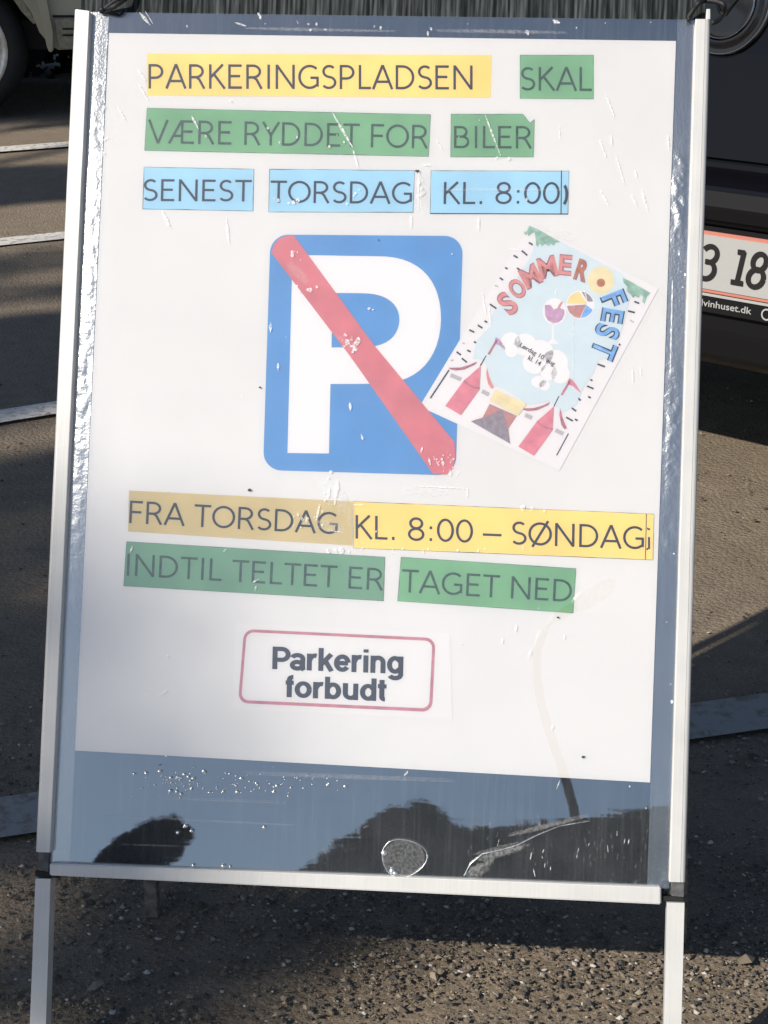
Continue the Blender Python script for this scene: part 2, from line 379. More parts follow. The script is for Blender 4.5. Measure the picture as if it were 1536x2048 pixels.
right_rail = prof_rail('side_rail', ((1391, 38), (1421, 38)), ((1339, 1764), (1371, 1765)), 0, ZF, -0.012, M['alu'], sign, 1)
prof_rail('rail_lip', ((1413, 18), (1421, 18)), ((1412, 38), (1421, 38)), 0, ZF - 0.001, -0.011, M['alu'], right_rail, 0)
prof_rail('corner_joint', ((77, 1704), (98, 1705)), ((76, 1740), (97, 1744)), 0, ZF - 0.003, -0.010, M['joint'], sign)
prof_rail('corner_joint', ((1343, 1764), (1369, 1765)), ((1343, 1792), (1368, 1794)), 0, ZF - 0.003, -0.010, M['joint'], sign)
prof_rail('corner_bracket', ((70, 1742), (115, 1746)), ((70, 1753), (115, 1756)), 0, ZF - 0.006, -0.011, M['black_gap'], sign)
prof_rail('corner_bracket', ((1318, 1792), (1368, 1794)), ((1318, 1800), (1368, 1803)), 0, ZF - 0.006, -0.011, M['black_gap'], sign)
# bottom rail: runs across
def cross_rail(name, tl, bl, tr, br, zf, zb, m):
    P = [L(*tl, zf), L(*tr, zf), L(*br, zf), L(*bl, zf)]
    bm = bmesh.new(); z = Vector((0, 0, zf - zb))
    f = [bm.verts.new(p) for p in P]; k = [bm.verts.new(p - z) for p in P]
    bm.faces.new(f); bm.faces.new(k[::-1])
    for i in range(4): bm.faces.new((f[i], k[i], k[(i + 1) % 4], f[(i + 1) % 4]))
    bmesh.ops.bevel(bm, geom=[e for e in bm.edges], offset=0.0011, segments=2, affect='EDGES')
    return from_bm(name, bm, m, sign)
cross_rail('bottom_rail', (99, 1727), (99, 1751), (1322, 1775), (1322, 1809), ZF - 0.001, -0.011, M['alu'])
def L_down(u, v, z):      # continue down the board to the ground
    p = L(u, v, z); return p
def leg(tl, tr, bl, br, name='leg'):
    zf = ZF - 0.002
    A = [L(*tl, zf), L(*tr, zf)]; B = [L(*bl, zf), L(*br, zf)]
    out = []
    for p, q in zip(A, B):
        dirn = (q - p).normalized(); w = SIGN_M @ q; dw = SR @ dirn
        out.append(q + dirn * ((w.z - 0.001) / -dw.z))
    bm = bmesh.new(); N = 14; rows = []
    for i in range(N + 1):
        l, r = A[0].lerp(out[0], i / N), A[1].lerp(out[1], i / N)
        j = 0.0004 * noise.noise((i * 1.3, tl[0], 0)) if 0 < i < N else 0
        rows.append([bm.verts.new(p) for p in (l + Vector((j, 0, 0)), r + Vector((j * .6, 0, 0)), r + Vector((0, 0, -0.019)), l + Vector((0, 0, -0.019)))])
    for i in range(N):
        for k in range(4): bm.faces.new((rows[i][k], rows[i][(k + 1) % 4], rows[i + 1][(k + 1) % 4], rows[i + 1][k]))
    bm.faces.new(rows[0]); bm.faces.new(rows[-1][::-1])
    return from_bm(name, bm, M['alu'], sign)
leg((71, 1757), (101, 1758), (60, 2040), (92, 2040))
leg((1334, 1805), (1369, 1806), (1328, 2040), (1363, 2040))

# black corrugated backing, sticking out above the open top of the frame
def sheet(name, pts, z, t, m, parent, nx=1, ny=1, wob=0.0, skin=False):
    """a thin sheet between four photo pixels tl,tr,br,bl"""
    tl, tr, br, bl = [L(*p, z) for p in pts]; a = Acc()
    for j in range(ny + 1):
        for i in range(nx + 1):
            p = tl.lerp(tr, i / nx).lerp(bl.lerp(br, i / nx), j / ny)
            p.z += wob * noise.noise((p.x * 9, p.y * 5, 2.0)); a.v.append(p)
    n = len(a.v); a.v += [v - Vector((0, 0, t)) for v in a.v]; w = nx + 1
    for j in range(ny):
        for i in range(nx):
            q = (j * w + i, (j + 1) * w + i, (j + 1) * w + i + 1, j * w + i + 1)
            a.f.append(q)
            if not skin: a.f.append(tuple(n + k for k in q[::-1]))
    if skin: return mesh(name, a.v[:n], a.f, m, parent, True)
    bd = [i for i in range(w)] + [j * w + nx for j in range(1, ny + 1)] + [ny * w + i for i in range(nx - 1, -1, -1)] + [j * w for j in range(ny - 1, 0, -1)]
    for i in range(len(bd)):
        p, q = bd[i], bd[(i + 1) % len(bd)]; a.f.append((p, q, n + q, n + p))
    return mesh(name, a.v, a.f, m, parent)
sheet('backing_board', ((166, -75), (1412, -62), (1360, 1790), (84, 1746)), -0.0012, 0.004, M['board'], sign)
def glossy_board():
    m, nt, b = new_mat('glossy_black_backing'); tc = nt.nodes.new('ShaderNodeTexCoord')
    b.inputs['Base Color'].default_value = (0.012, 0.014, 0.017, 1); b.inputs['Roughness'].default_value = 0.015; b.inputs['IOR'].default_value = 3.4; b.inputs['Specular Tint'].default_value = (1, 0.95, 0.88, 1)
    mp = nt.nodes.new('ShaderNodeMapping'); mp.inputs['Scale'].default_value = (0.22, 1.3, 1)
    n = nt.nodes.new('ShaderNodeTexNoise'); n.inputs['Scale'].default_value = 26; n.inputs['Detail'].default_value = 2; n.inputs['Distortion'].default_value = 0.6
    nt.links.new(tc.outputs['Object'], mp.inputs[0]); nt.links.new(mp.outputs[0], n.inputs['Vector'])
    bp = nt.nodes.new('ShaderNodeBump'); bp.inputs['Strength'].default_value = 0.035; bp.inputs['Distance'].default_value = 0.0014
    nt.links.new(n.outputs['Fac'], bp.inputs['Height']); nt.links.new(bp.outputs[0], b.inputs['Normal'])
    mq = nt.nodes.new('ShaderNodeMapping'); mq.inputs['Scale'].default_value = (300, 9, 9); q = nt.nodes.new('ShaderNodeTexNoise'); q.inputs['Scale'].default_value = 1; q.inputs['Detail'].default_value = 7
    nt.links.new(tc.outputs['Object'], mq.inputs[0]); nt.links.new(mq.outputs[0], q.inputs['Vector'])
    r = nt.nodes.new('ShaderNodeValToRGB'); r.color_ramp.elements[0].position = .5; r.color_ramp.elements[0].color = (0.014, 0.017, 0.022, 1); r.color_ramp.elements[1].position = .82; r.color_ramp.elements[1].color = (0.055, 0.06, 0.066, 1)
    nt.links.new(q.outputs['Fac'], r.inputs[0]); nt.links.new(r.outputs[0], b.inputs['Base Color'])
    return m
M['gloss'] = glossy_board()
sheet('backing_sheet', ((180, 25), (1392, 40), (1340, 1778), (98, 1731)), -0.0006, 0.0004, M['gloss'], sign)
film_o = sheet('clear_film', ((217, 24), (1355, 39), (1294, 1777), (139, 1729)), 0.0019, 0.0006, M['film'], sign, 40, 50, 0.00012, True)

# crinkled, sun-catching edges of the film
def crinkle(left, right, v0, v1, amp, z0, seed, tilt, ncol=12, step=3.0):
    """left/right: px as a function of v"""
    a = Acc(); n = int((v1 - v0) / step)
    for j in range(n + 1):
        v = v0 + (v1 - v0) * j / n
        for i in range(ncol + 1):
            t = i / ncol; u = left(v) * (1 - t) + right(v) * t
            p = L(u, v, z0 + tilt * t * bell(v, 300, 1040, 60)); A = amp(v) * min(1, 4 * t * (1 - t) + 0.15)
            p.z += A * (0.7 * sin(pi * t) + 0.75 * noise.noise((p.x * 120, p.y * 90, seed)) + 0.45 * noise.noise((p.x * 300, p.y * 260, seed + 5)))
            a.v.append(p)
    w = ncol + 1
    for j in range(n):
        for i in range(ncol): a.f.append((j * w + i, (j + 1) * w + i, (j + 1) * w + i + 1, j * w + i + 1))
    return mesh('film_crinkle', a.v, a.f, M['crinkle'], film_o, True)
def bell(v, a, b, s):
    return 1 / (1 + math.exp(-(v - a) / s)) * 1 / (1 + math.exp((v - b) / s))
lrail = lambda v: 181 - (v - 22) * (181 - 101) / (1705 - 22)
lpap = lambda v: 216 - (v - 66) * (216 - 150) / (1501 - 66)
rrail = lambda v: 1389 - (v - 38) * (1389 - 1339) / (1764 - 38)
rpap = lambda v: 1353 - (v - 82) * (1353 - 1301) / (1565 - 82)
crinkle(lrail, lambda v: lpap(v) - 0.5, 24, 1729, lambda v: 0.0009 * bell(v, 290, 1000, 70) + 0.00010, 0.0026, 1.0, 0.0030)
crinkle(lambda v: rpap(v) + 0.5, rrail, 39, 1777, lambda v: 0.0010 * (bell(v, 325, 470, 20) + 0.8 * bell(v, 760, 990, 40) + .5 * bell(v, 1060, 1110, 15)) + 0.00006, 0.0026, 8.0, 0.0016)

# scratches, scuffs and old tape on the film
def marks():
    a = Acc(); rnd = random.Random(11); Z = 0.0020
    def streak(u0, v0, u1, v1, w, k=0):
        d = Vector((u1 - u0, v1 - v0)); n = Vector((-d.y, d.x)).normalized(); N = max(3, int(d.length / 5)); l = []; r = []
        for i in range(N + 1):
            t = i / N; ww = w * 0.5 * (0.25 + 0.75 * sin(pi * min(1, max(0, t)) ** 0.8)) * rnd.uniform(0.55, 1.2)
            c = Vector((u0, v0)) + d * t
            l.append(L(*(c + n * ww), Z)); r.append(L(*(c - n * ww), Z))
        for i in range(N): a.poly((l[i], r[i], r[i + 1], l[i + 1]), k)
    def blob(u, v, s, k=0, st=1.0):
        n = 8; a.poly([L(u + s * cos(2 * pi * i / n) * rnd.uniform(.6, 1.2), v - s * st * sin(2 * pi * i / n) * rnd.uniform(.6, 1.2), Z + 0.0001) for i in range(n)], k)
    for s in ((275, 138, 292, 163, 5), (277, 168, 296, 201, 4), (383, 232, 397, 258, 4), (664, 224, 706, 296, 6), (706, 300, 717, 335, 5),
              (1211, 188, 1229, 234, 4), (1199, 279, 1212, 314, 4), (1232, 312, 1250, 372, 3.5), (1222, 270, 1223, 290, 5), (1270, 340, 1274, 358, 4),
              (1200, 380, 1218, 411, 5), (1262, 388, 1274, 412, 6), (1283, 380, 1296, 422, 6), (324, 421, 340, 456, 7), (452, 434, 458, 488, 5),
              (957, 434, 957, 461, 6), (822, 432, 822, 458, 5), (970, 229, 1001, 311, 4), (873, 280, 886, 301, 2), (1118, 250, 1120, 280, 2), (1335, 270, 1338, 300, 4),
              (1112, 590, 1112, 580, 3), (965, 585, 972, 630, 3), (978, 610, 982, 655, 2), (541, 645, 541, 665, 6), (556, 726, 556, 742, 6),
              (1280, 735, 1282, 750, 4), (1265, 740, 1266, 765, 4), (1033, 1250, 1031, 1264, 6), (1005, 1275, 1004, 1287, 5), (1062, 1300, 1058, 1317, 6),
              (1130, 1270, 1127, 1280, 5), (1106, 1450, 1104, 1460, 6), (286, 1381, 297, 1382, 4), (320, 1392, 333, 1380, 6), (335, 1310, 335, 1318, 5),
              (808, 1552, 816, 1542, 5), (1120, 1560, 1113, 1578, 3), (675, 960, 669, 1010, 9), (659, 975, 655, 1000, 6), (830, 972, 935, 977, 2.5), (935, 977, 934, 995, 3),
              (728, 1010, 705, 1010, 3), (640, 1008, 632, 1040, 6), (655, 1060, 690, 1066, 3), (1168, 575, 1174, 600, 3), (250, 240, 236, 214, 4), (188, 118, 196, 130, 8), (200, 158, 203, 170, 8),
              (279, 25, 300, 50, 6), (290, 22, 306, 48, 2), (515, 25, 522, 36, 5), (470, 45, 492, 52, 4), (855, 62, 856, 72, 6), (1052, 60, 1057, 70, 7), (1105, 40, 1120, 46, 7),
              (1357, 500, 1358, 512, 7), (1335, 830, 1337, 842, 7), (505, 1165, 518, 1158, 4), (452, 1098, 446, 1104, 5), (265, 1092, 260, 1106, 5), (512, 1172, 510, 1182, 4),
              (725, 1094, 723, 1100, 3), (838, 338, 836, 420, 3), (845, 330, 862, 330, 4), (1345, 560, 1340, 760, 3), (722, 868, 726, 880, 5), (700, 805, 701, 822, 6),
              (845, 893, 842, 905, 4), (857, 915, 861, 930, 4), (1020, 497, 1040, 502, 3)):
        streak(*s)
    # patches where the tape has dried on the film
    for (u, v, su, sv, n, s) in ((690, 680, 14, 10, 18, 3.5), (706, 690, 16, 12, 24, 4), (615, 578, 22, 12, 14, 3), (590, 505, 16, 10, 16, 3), (885, 925, 22, 22, 40, 2.4),
                                 (740, 620, 12, 8, 8, 2.5), (655, 1000, 18, 34, 22, 3), (600, 1040, 30, 14, 24, 3), (680, 1100, 22, 8, 22, 3.5), (1060, 1018, 40, 6, 10, 4),
                                 (705, 390, 18, 28, 12, 2.5), (840, 380, 16, 40, 20, 4), (575, 405, 28, 10, 16, 3), (900, 1100, 120, 5, 40, 2), (960, 250, 60, 20, 10, 2),
                                 (990, 316, 30, 4, 10, 3), (610, 285, 180, 14, 16, 2.2), (600, 200, 300, 18, 10, 2), (760, 50, 500, 16, 46, 2.2), (205, 240, 12, 110, 40, 2.6),
                                 (1370, 620, 12, 160, 26, 2.4), (1345, 1250, 14, 200, 14, 2.0), (760, 700, 480, 480, 40, 2.0), (760, 1300, 450, 260, 30, 1.8),
                                 (1245, 1600, 60, 90, 6, 2), (420, 1560, 180, 50, 8, 2)):
        for i in range(int(n * .42)): blob(u + rnd.gauss(0, su / 1.8), v + rnd.gauss(0, sv / 1.8), s * rnd.choice((.5, .7, 1, 1.3)), 0, rnd.uniform(.6, 1.6))
    for i in range(70):
        u, v = 1140 + rnd.gauss(0, 110), 1690 + rnd.gauss(0, 32)
        if 930 < u < 1330 and v < 1765: streak(u, v, u + rnd.gauss(0, 2), v + rnd.uniform(4, 16), rnd.uniform(1.2, 2.4), 2 if rnd.random() < .75 else 0)
    # soft smears of dried tape glue and haze, several overlapping strokes each
    for (u, v, du, dv, w, n) in ((690, 1010, 0, 40, 26, 5), (660, 1050, 60, 10, 16, 4), (845, 390, 4, 70, 22, 5), (700, 685, 24, 16, 16, 3), (1000, 380, 260, 0, 8, 2), (850, 985, 90, 3, 12, 3), (600, 545, 40, 40, 16, 3),
                                 (1120, 470, 60, 10, 14, 3), (1095, 1650, 160, -40, 10, 3), (1000, 1705, 90, -25, 18, 4), (960, 1735, 50, -25, 26, 4), (420, 1600, 300, 12, 5, 3), (400, 1640, 380, 20, 4, 3), (700, 1555, 420, 15, 6, 3),
                                 (300, 1690, 120, 4, 5, 2), (640, 60, 300, 6, 8, 3), (1000, 62, 260, 4, 8, 3), (1150, 690, 0, 160, 6, 2)):
        for i in range(n):
            o1, o2 = rnd.gauss(0, w * .35), rnd.gauss(0, w * .35); streak(u - du / 2 + o2, v - dv / 2 + o1, u + du / 2 + o2, v + dv / 2 + o1, w * rnd.uniform(.4, .9), 2)
    for i in range(10): blob(900 + rnd.uniform(-30, 20), 905 + i * 5, 1.6, 0)
    for (u, v, s) in ((499, 980, 4), (835, 342, 5), (1095, 540, 4), (1166, 1514, 4), (1116, 1235, 3), (520, 775, 3), (757, 480, 2), (320, 1530, 2)): blob(u, v, s, 1, .7)
    o = a.build('scuff_marks', None, film_o, False, [M['scuff'], M['dirt'], M['haze']]); tag(o, kind='stuff')
marks()

def drops():
    bm = bmesh.new(); rnd = random.Random(4)
    def drop(u, v, r):
        p = L(u, v, 0.0025); mtx = Matrix.Translation(p) @ Matrix.Diagonal((r * rnd.uniform(.9, 1.4), r * rnd.uniform(.8, 1.2), r * 0.7, 1))
        bmesh.ops.create_icosphere(bm, subdivisions=2, radius=1, matrix=mtx)
    for (u, v, r) in ((268, 1548, 1.4), (292, 1547, 1.8), (319, 1543, 2.2), (341, 1556, 1.7), (355, 1555, 1.5), (368, 1549, 1.5), (376, 1554, 1.8), (386, 1557, 2.0), (380, 1562, 1.5),
                      (407, 1543, 2.4), (340, 1582, 1.7), (353, 1583, 1.6), (362, 1589, 1.4), (382, 1578, 2.0), (418, 1585, 1.4), (446, 1583, 1.8), (474, 1584, 2.4), (482, 1557, 1.7),
                      (512, 1567, 1.5), (553, 1572, 1.6), (547, 1584, 1.5), (581, 1576, 1.4), (655, 1570, 1.6), (690, 1573, 1.6), (528, 1655, 2.4), (371, 1652, 2.2), (383, 1662, 2.0),
                      (355, 1665, 1.6), (386, 1731, 2.0), (446, 1732, 2.2), (460, 1734, 1.2), (768, 1706, 2.6), (784, 1742, 3.0), (790, 1746, 2.4)):
        for k in range(2): drop(u + rnd.uniform(-3, 3) * k, v + rnd.uniform(-3, 3) * k, r * 0.0009 * (1 if not k else .6))
    for i in range(90): drop(rnd.triangular(250, 720, 370), 1565 + rnd.gauss(0, 13), rnd.uniform(.35, .9) * 0.0009)
    o = from_bm('water_drops', bm, M['drop'], film_o, True); tag(o, kind='stuff')
    # a large air bubble pressed under the film near the bottom rail
    a = Acc(); ring = []
    for i in range(25):
        t = 2 * pi * i / 24
        rr = 44 * (1 + 0.06 * sin(3 * t + 1))
        ring.append(L(807 + rr * 1.02 * cos(t), 1716 - rr * 0.86 * sin(t), 0.0045))
    tube_pts(a, ring, [0.0003 + 0.0002 * noise.noise((i, 0, 0)) for i in range(25)], 6)
    hz = Acc(); hz.poly([L(807 + 43 * cos(2 * pi * i / 24), 1716 - 37 * sin(2 * pi * i / 24), 0.0021) for i in range(24)]); hz.build('bubble_haze', M['haze'], film_o)
    a.build('air_bubble', M['crinkle'], film_o, True)
    a = Acc(); tube_pts(a, [L(u, v, 0.0036) for (u, v) in ((928, 1752), (940, 1728), (965, 1708), (1000, 1700), (1035, 1690), (1075, 1670), (1120, 1652), (1180, 1642))],
                        [0.0003, 0.00045, 0.0004, 0.0003, 0.0003, 0.00025, 0.0002, 0.0001], 6)
    a.build('film_fold', M['crinkle'], film_o, True)
drops()

# cords tied at the two top corners
def cords():
    for path in (((206, 20), (222, 8), (240, -4), (262, -14), (250, -2), (228, 13), (214, 19)), ((1376, 36), (1388, 18), (1398, 6), (1412, 1), (1432, 3), (1448, 10), (1446, 26), (1436, 40), (1424, 46))):
        a = Acc(); pts = [L(u, v, 0.006 + 0.004 * (i % 3)) for i, (u, v) in enumerate(path)]
        sm = []
        for i in range(len(pts) - 1):
            p0, p1, p2, p3 = pts[max(i - 1, 0)], pts[i], pts[i + 1], pts[min(i + 2, len(pts) - 1)]
            for k in range(6):
                t = k / 6; sm.append(0.5 * ((2 * p1) + (p2 - p0) * t + (2 * p0 - 5 * p1 + 4 * p2 - p3) * t * t + (3 * p1 - p0 - 3 * p2 + p3) * t ** 3))
        tube_pts(a, sm + [pts[-1]], 0.0028, 8); a.build('tie_cord', M['cord'], sign, True)
    for (u, v, s) in ((204, 20, 0.004), (1378, 38, 0.003)):
        bm = bmesh.new(); bmesh.ops.create_icosphere(bm, subdivisions=2, radius=s, matrix=Matrix.Translation(L(u, v, 0.007))); from_bm('cord_knot', bm, M['cord'], sign, True)
cords()

# rear half of the board, hinged at the top
def rear_half():
    W2S = SIGN_I
    def wpt(x, y, z): return W2S @ Vector((x, y, z))
    topl, topr = SIGN_M @ L(170, -70, -0.02), SIGN_M @ L(1404, -60, -0.02)
    fl = ground(306, 1829); fr = Vector((0.345, 1.74, 0))
    def bar(name, p, q, w, d, m, ragged=False):
        bm = bmesh.new(); N = 16; rows = []; ax = (q - p).normalized(); x = SX; y = x.cross(ax).normalized()
        for i in range(N + 1):
            c = p.lerp(q, i / N); e = (0.0012 * noise.noise((i * 2.1, 5, 0)) if ragged else 0)
            rows.append([bm.verts.new(W2S @ (c + x * (sx * (w / 2) + e) + y * (sy * d / 2))) for sx, sy in ((-1, -1), (1, -1), (1, 1), (-1, 1))])
        for i in range(N):
            for k in range(4): bm.faces.new((rows[i][k], rows[i][(k + 1) % 4], rows[i + 1][(k + 1) % 4], rows[i + 1][k]))
        bm.faces.new(rows[0]); bm.faces.new(rows[-1][::-1])
        return from_bm(name, bm, m, sign)
    bar('rear_leg', topl + SX * 0.03, fl, 0.015, 0.016, M['weathered'], True)
    bar('rear_leg', topr - SX * 0.01, fr, 0.016, 0.016, M['weathered'], True)
    a = Acc(); t = 0.78
    q = [topl + SX * 0.04, topr - SX * 0.02, topr.lerp(fr, t) - SX * 0.02, topl.lerp(fl, t) + SX * 0.04]
    nrm = (q[1] - q[0]).cross(q[3] - q[0]).normalized() * 0.003
    a.v = [W2S @ (p + nrm) for p in q] + [W2S @ (p - nrm) for p in q]
    a.f = [(0, 1, 2, 3), (7, 6, 5, 4)] + [(i, 4 + i, 4 + (i + 1) % 4, (i + 1) % 4) for i in range(4)]
    a.build('rear_panel', M['board'], sign)
    bar('hinge_bar', topl + SX * 0.0 - SN * .004, topl + (topl - topl) - SN * .004 + Vector((0, 0, 0.03)), 0.02, 0.01, M['joint'])
    bar('hinge_bar', topr - SN * .004, topr - SN * .004 + Vector((0, 0, 0.03)), 0.02, 0.01, M['joint'])
rear_half()

# ------------------------------------------------------------------ the notice inside the frame
def root_sheet(name, pts, z, t, m, label, cat, group=None):
    o = sheet(name, pts, z, t, m, None, 24, 30, 0.00012); o.matrix_world = SIGN_M
    return tag(o, label, cat, group)
notice = root_sheet('parking_notice', ((218, 66), (1352, 82), (1300, 1565), (150, 1501)), 0.0004, 0.0004, M['paper'],
                    'large white paper notice with coloured strips of text inside the sandwich board', 'notice')
M['flyer_paper'] = mat('flyer_paper', (0.527, 0.495, 0.492), 0.75, var=0.03, scale=8)
ZP = 0.0006
def flat(name, polys, z, m, parent, label=None):
    a = Acc()
    for p in polys: a.poly([L(u, v, z) for (u, v) in p])
    o = a.build(name, m, parent)
    if label: o['label'] = label
    return o
def text_mesh(body, weight=0.0, spacing=1.0, shear=0.0):
    cu = bpy.data.curves.new('lettering', 'FONT'); cu.body = body; cu.size = 1; cu.space_character = spacing; cu.offset = weight; cu.shear = shear; cu.resolution_u = 4
    cu.fill_mode = 'FRONT'
    o = bpy.data.objects.new('lettering', cu); COL.objects.link(o)
    dg = bpy.context.evaluated_depsgraph_get(); dg.update()
    me = bpy.data.meshes.new_from_object(o.evaluated_get(dg)); bpy.data.objects.remove(o); bpy.data.curves.remove(cu)
    return me
CAPH = None
def capheight():
    me = text_mesh('E'); h = max(v.co.y for v in me.vertices); bpy.data.meshes.remove(me); return h
CAPH = capheight()
def lettering(body, quad, z, m, parent, weight=0.0, spacing=1.0, capref=None, xref=None, name='lettering', fn=None):
    """quad: where the box (first glyph left .. last glyph right, baseline .. cap height) lies: tl,tr,br,bl in photo pixels"""
    me = text_mesh(body, weight, spacing); vs = me.vertices
    x0 = min(v.co.x for v in vs); x1 = max(v.co.x for v in vs)
    h = capref or CAPH
    tl, tr, br, bl = [Vector(p) for p in quad]
    for v in vs:
        s = (v.co.x - x0) / (x1 - x0); t = v.co.y / h
        top = tl.lerp(tr, s); bot = bl.lerp(br, s); p = bot + (top - bot) * t
        v.co = fn(p, z) if fn else L(p.x, p.y, z)
    me.materials.append(m); me.name = name
    o = bpy.data.objects.new(name, me); COL.objects.link(o); o.parent = parent
    return o
def arc(cx, cz, rx, rz, a0, a1, n=14): return [(cx + rx * cos(rad(a0 + (a1 - a0) * i / n)), cz + rz * sin(rad(a0 + (a1 - a0) * i / n))) for i in range(n + 1)]
def P_(t): return [(.15, .95), (.38, .95)] + arc(.38, (.95 + t) / 2, .29, (.95 - t) / 2, 90, -90) + [(.15, t)]
STEM = [(.15, 0), (.15, 1)]; OO = [arc(.515, .5, .435, .45, 0, 360, 30)]
CAPS = {'A': (.90, [[(.05, 0), (.45, 1)], [(.45, 1), (.85, 0)], [(.19, .31), (.71, .31)]]),
        'B': (.845, [STEM, [(.15, .95), (.40, .95)] + arc(.40, .735, .23, .215, 90, -90) + [(.15, .52)], [(.40, .52), (.45, .52)] + arc(.45, .285, .25, .235, 90, -90) + [(.15, .05)]]),
        'D': (.955, [STEM, [(.15, .95), (.38, .95)] + arc(.38, .5, .45, .45, 90, -90) + [(.15, .05)]]),
        'E': (.758, [STEM, [(.15, .95), (.66, .95)], [(.15, .52), (.60, .52)], [(.15, .05), (.67, .05)]]),
        'F': (.713, [STEM, [(.15, .95), (.65, .95)], [(.15, .50), (.60, .50)]]),
        'G': (.98, [arc(.53, .5, .43, .45, 48, 312, 24) + [(.87, .13)], [(.86, .10), (.86, .50)], [(.56, .465), (.89, .465)]]),
        'I': (.39, [[(.195, 0), (.195, 1)]]), 'K': (.807, [STEM, [(.16, .46), (.68, 1)], [(.30, .60), (.76, 0)]]),
        'L': (.652, [STEM, [(.15, .05), (.61, .05)]]), 'N': (1.0, [STEM, [(.15, .98), (.85, .02)], [(.85, 0), (.85, 1)]]),
        'O': (1.03, OO), 'P': (.80, [STEM, P_(.44)]), 'R': (.843, [STEM, P_(.47), [(.40, .47), (.53, .38), (.74, 0)]]),
        'S': (.713, [arc(.37, .73, .24, .22, 40, 262, 18)[:-1] + [(.36, .50)] + arc(.35, .275, .27, .225, 70, -145, 18)]),
        'T': (.756, [[(.03, .95), (.73, .95)], [(.38, .95), (.38, 0)]]), 'V': (.88, [[(.05, 1), (.44, 0)], [(.44, 0), (.83, 1)]]),
        'Y': (.756, [[(.04, 1), (.38, .44)], [(.38, .44), (.72, 1)], [(.38, .46), (.38, 0)]]),
        'Æ': (1.17, [[(.03, 0), (.56, 1)], [(.58, 1), (.58, 0)], [(.52, .95), (1.08, .95)], [(.58, .52), (1.02, .52)], [(.58, .05), (1.09, .05)], [(.22, .33), (.58, .33)]]),
        'Ø': (1.03, OO + [[(.20, -.07), (.84, 1.07)]]), '0': (.787, [arc(.39, .5, .30, .45, 0, 360, 28)]),
        '8': (.787, [arc(.39, .745, .24, .21, 0, 360, 22), arc(.39, .28, .29, .235, 0, 360, 22)]), ':': (.416, [[(.208, .02), (.208, .14)], [(.208, .52), (.208, .64)]]),
        '.': (.39, [[(.195, 0), (.195, .13)]]), '–': (.773, [[(.0, .38), (.77, .38)]]), ' ': (.36, []), ')': (.40, [arc(.02, .45, .30, .62, 62, -62)])}
def caps_word(word, quad, z, m, parent, half=.052):
    """narrow humanist capitals, drawn stroke by stroke into the quad (tl,tr,br,bl of first to last ink, baseline to cap height)"""
    tl, tr, br, bl = [Vector(p) for p in quad]
    x0 = min(p[0] for st in CAPS[word[0]][1] for p in st) - half; lastw = max(p[0] for st in CAPS[word[-1]][1] for p in st) + half
    tot = sum(CAPS[c][0] for c in word[:-1]) + lastw - x0; x = -x0; a = Acc(); j = 0; rnd = random.Random(len(word))
    def P(px, pz, dz):
        s = px / tot; t = bl.lerp(br, s); p = t + (tl.lerp(tr, s) - t) * pz; return L(p.x, p.y, z + dz)
    for c in word:
        for st in CAPS[c][1]:
            pts = [Vector(p) for p in st]; l = []; r = []; j += 1; closed = (pts[0] - pts[-1]).length < 1e-4
            for i, p in enumerate(pts):
                q0 = pts[-2] if closed and i == 0 else pts[max(i - 1, 0)]; q1 = pts[1] if closed and i == len(pts) - 1 else pts[min(i + 1, len(pts) - 1)]
                t = (q1 - q0).normalized(); n = Vector((-t.y, t.x)) * half
                l.append(P(x + p.x + n.x, p.y + n.y, j % 4 * 0.000015)); r.append(P(x + p.x - n.x, p.y - n.y, j % 4 * 0.000015))
            for i in range(len(pts) - 1): a.poly((l[i], r[i], r[i + 1], l[i + 1]))
        x += CAPS[c][0]
    return a.build('lettering', m, parent)
M['edge'] = mat('dark_cut_edge', (0.10, 0.13, 0.11), 0.7, var=0.6, scale=90)  # cut edge plus its thin shadow, painted as one dark line
def strip(quad, m, label, words, ink, edges=True):
    """a cut paper strip with a slightly wavy surface, its darker cut edge, and its lettering"""
    a = Acc(); q = [Vector(p) for p in quad]; n = len(q)
    if n == 4:
        N = 30
        for i in range(N + 1):
            t = i / N
            for j in range(5):
                p = q[0].lerp(q[1], t).lerp(q[3].lerp(q[2], t), j / 4); a.v.append(L(p.x, p.y, ZP + 0.00006 * noise.noise((p.x * .02, p.y * .04, 1))))
        for i in range(N):
            for j in range(4): a.f.append((i * 5 + j, i * 5 + j + 1, i * 5 + j + 6, i * 5 + j + 5)); a.k.append(0)
    else: a.poly([L(p.x, p.y, ZP) for p in q])
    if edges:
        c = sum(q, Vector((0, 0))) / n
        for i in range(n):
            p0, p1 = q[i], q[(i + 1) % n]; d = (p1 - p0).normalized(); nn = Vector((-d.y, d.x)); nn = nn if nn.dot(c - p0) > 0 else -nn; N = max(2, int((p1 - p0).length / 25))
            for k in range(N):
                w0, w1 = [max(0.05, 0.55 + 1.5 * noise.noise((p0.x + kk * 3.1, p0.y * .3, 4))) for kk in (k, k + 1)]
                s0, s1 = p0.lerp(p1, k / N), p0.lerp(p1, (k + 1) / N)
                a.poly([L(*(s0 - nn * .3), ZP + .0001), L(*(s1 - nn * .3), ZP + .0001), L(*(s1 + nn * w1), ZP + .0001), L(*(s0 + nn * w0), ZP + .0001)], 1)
    o = a.build('text_strip', None, notice, False, [m, M['edge']]); o['label'] = label
    for body, tq in words: caps_word(body, tq, ZP + 0.00018, ink, o)
    return o
strip([(294, 107), (983, 110), (981, 195), (294, 191)], M['yellow'], 'yellow strip reading PARKERINGSPLADSEN',
      [('PARKERINGSPLADSEN', ((297, 128), (945, 131), (945, 179), (297, 177)))], M['ink'], False)
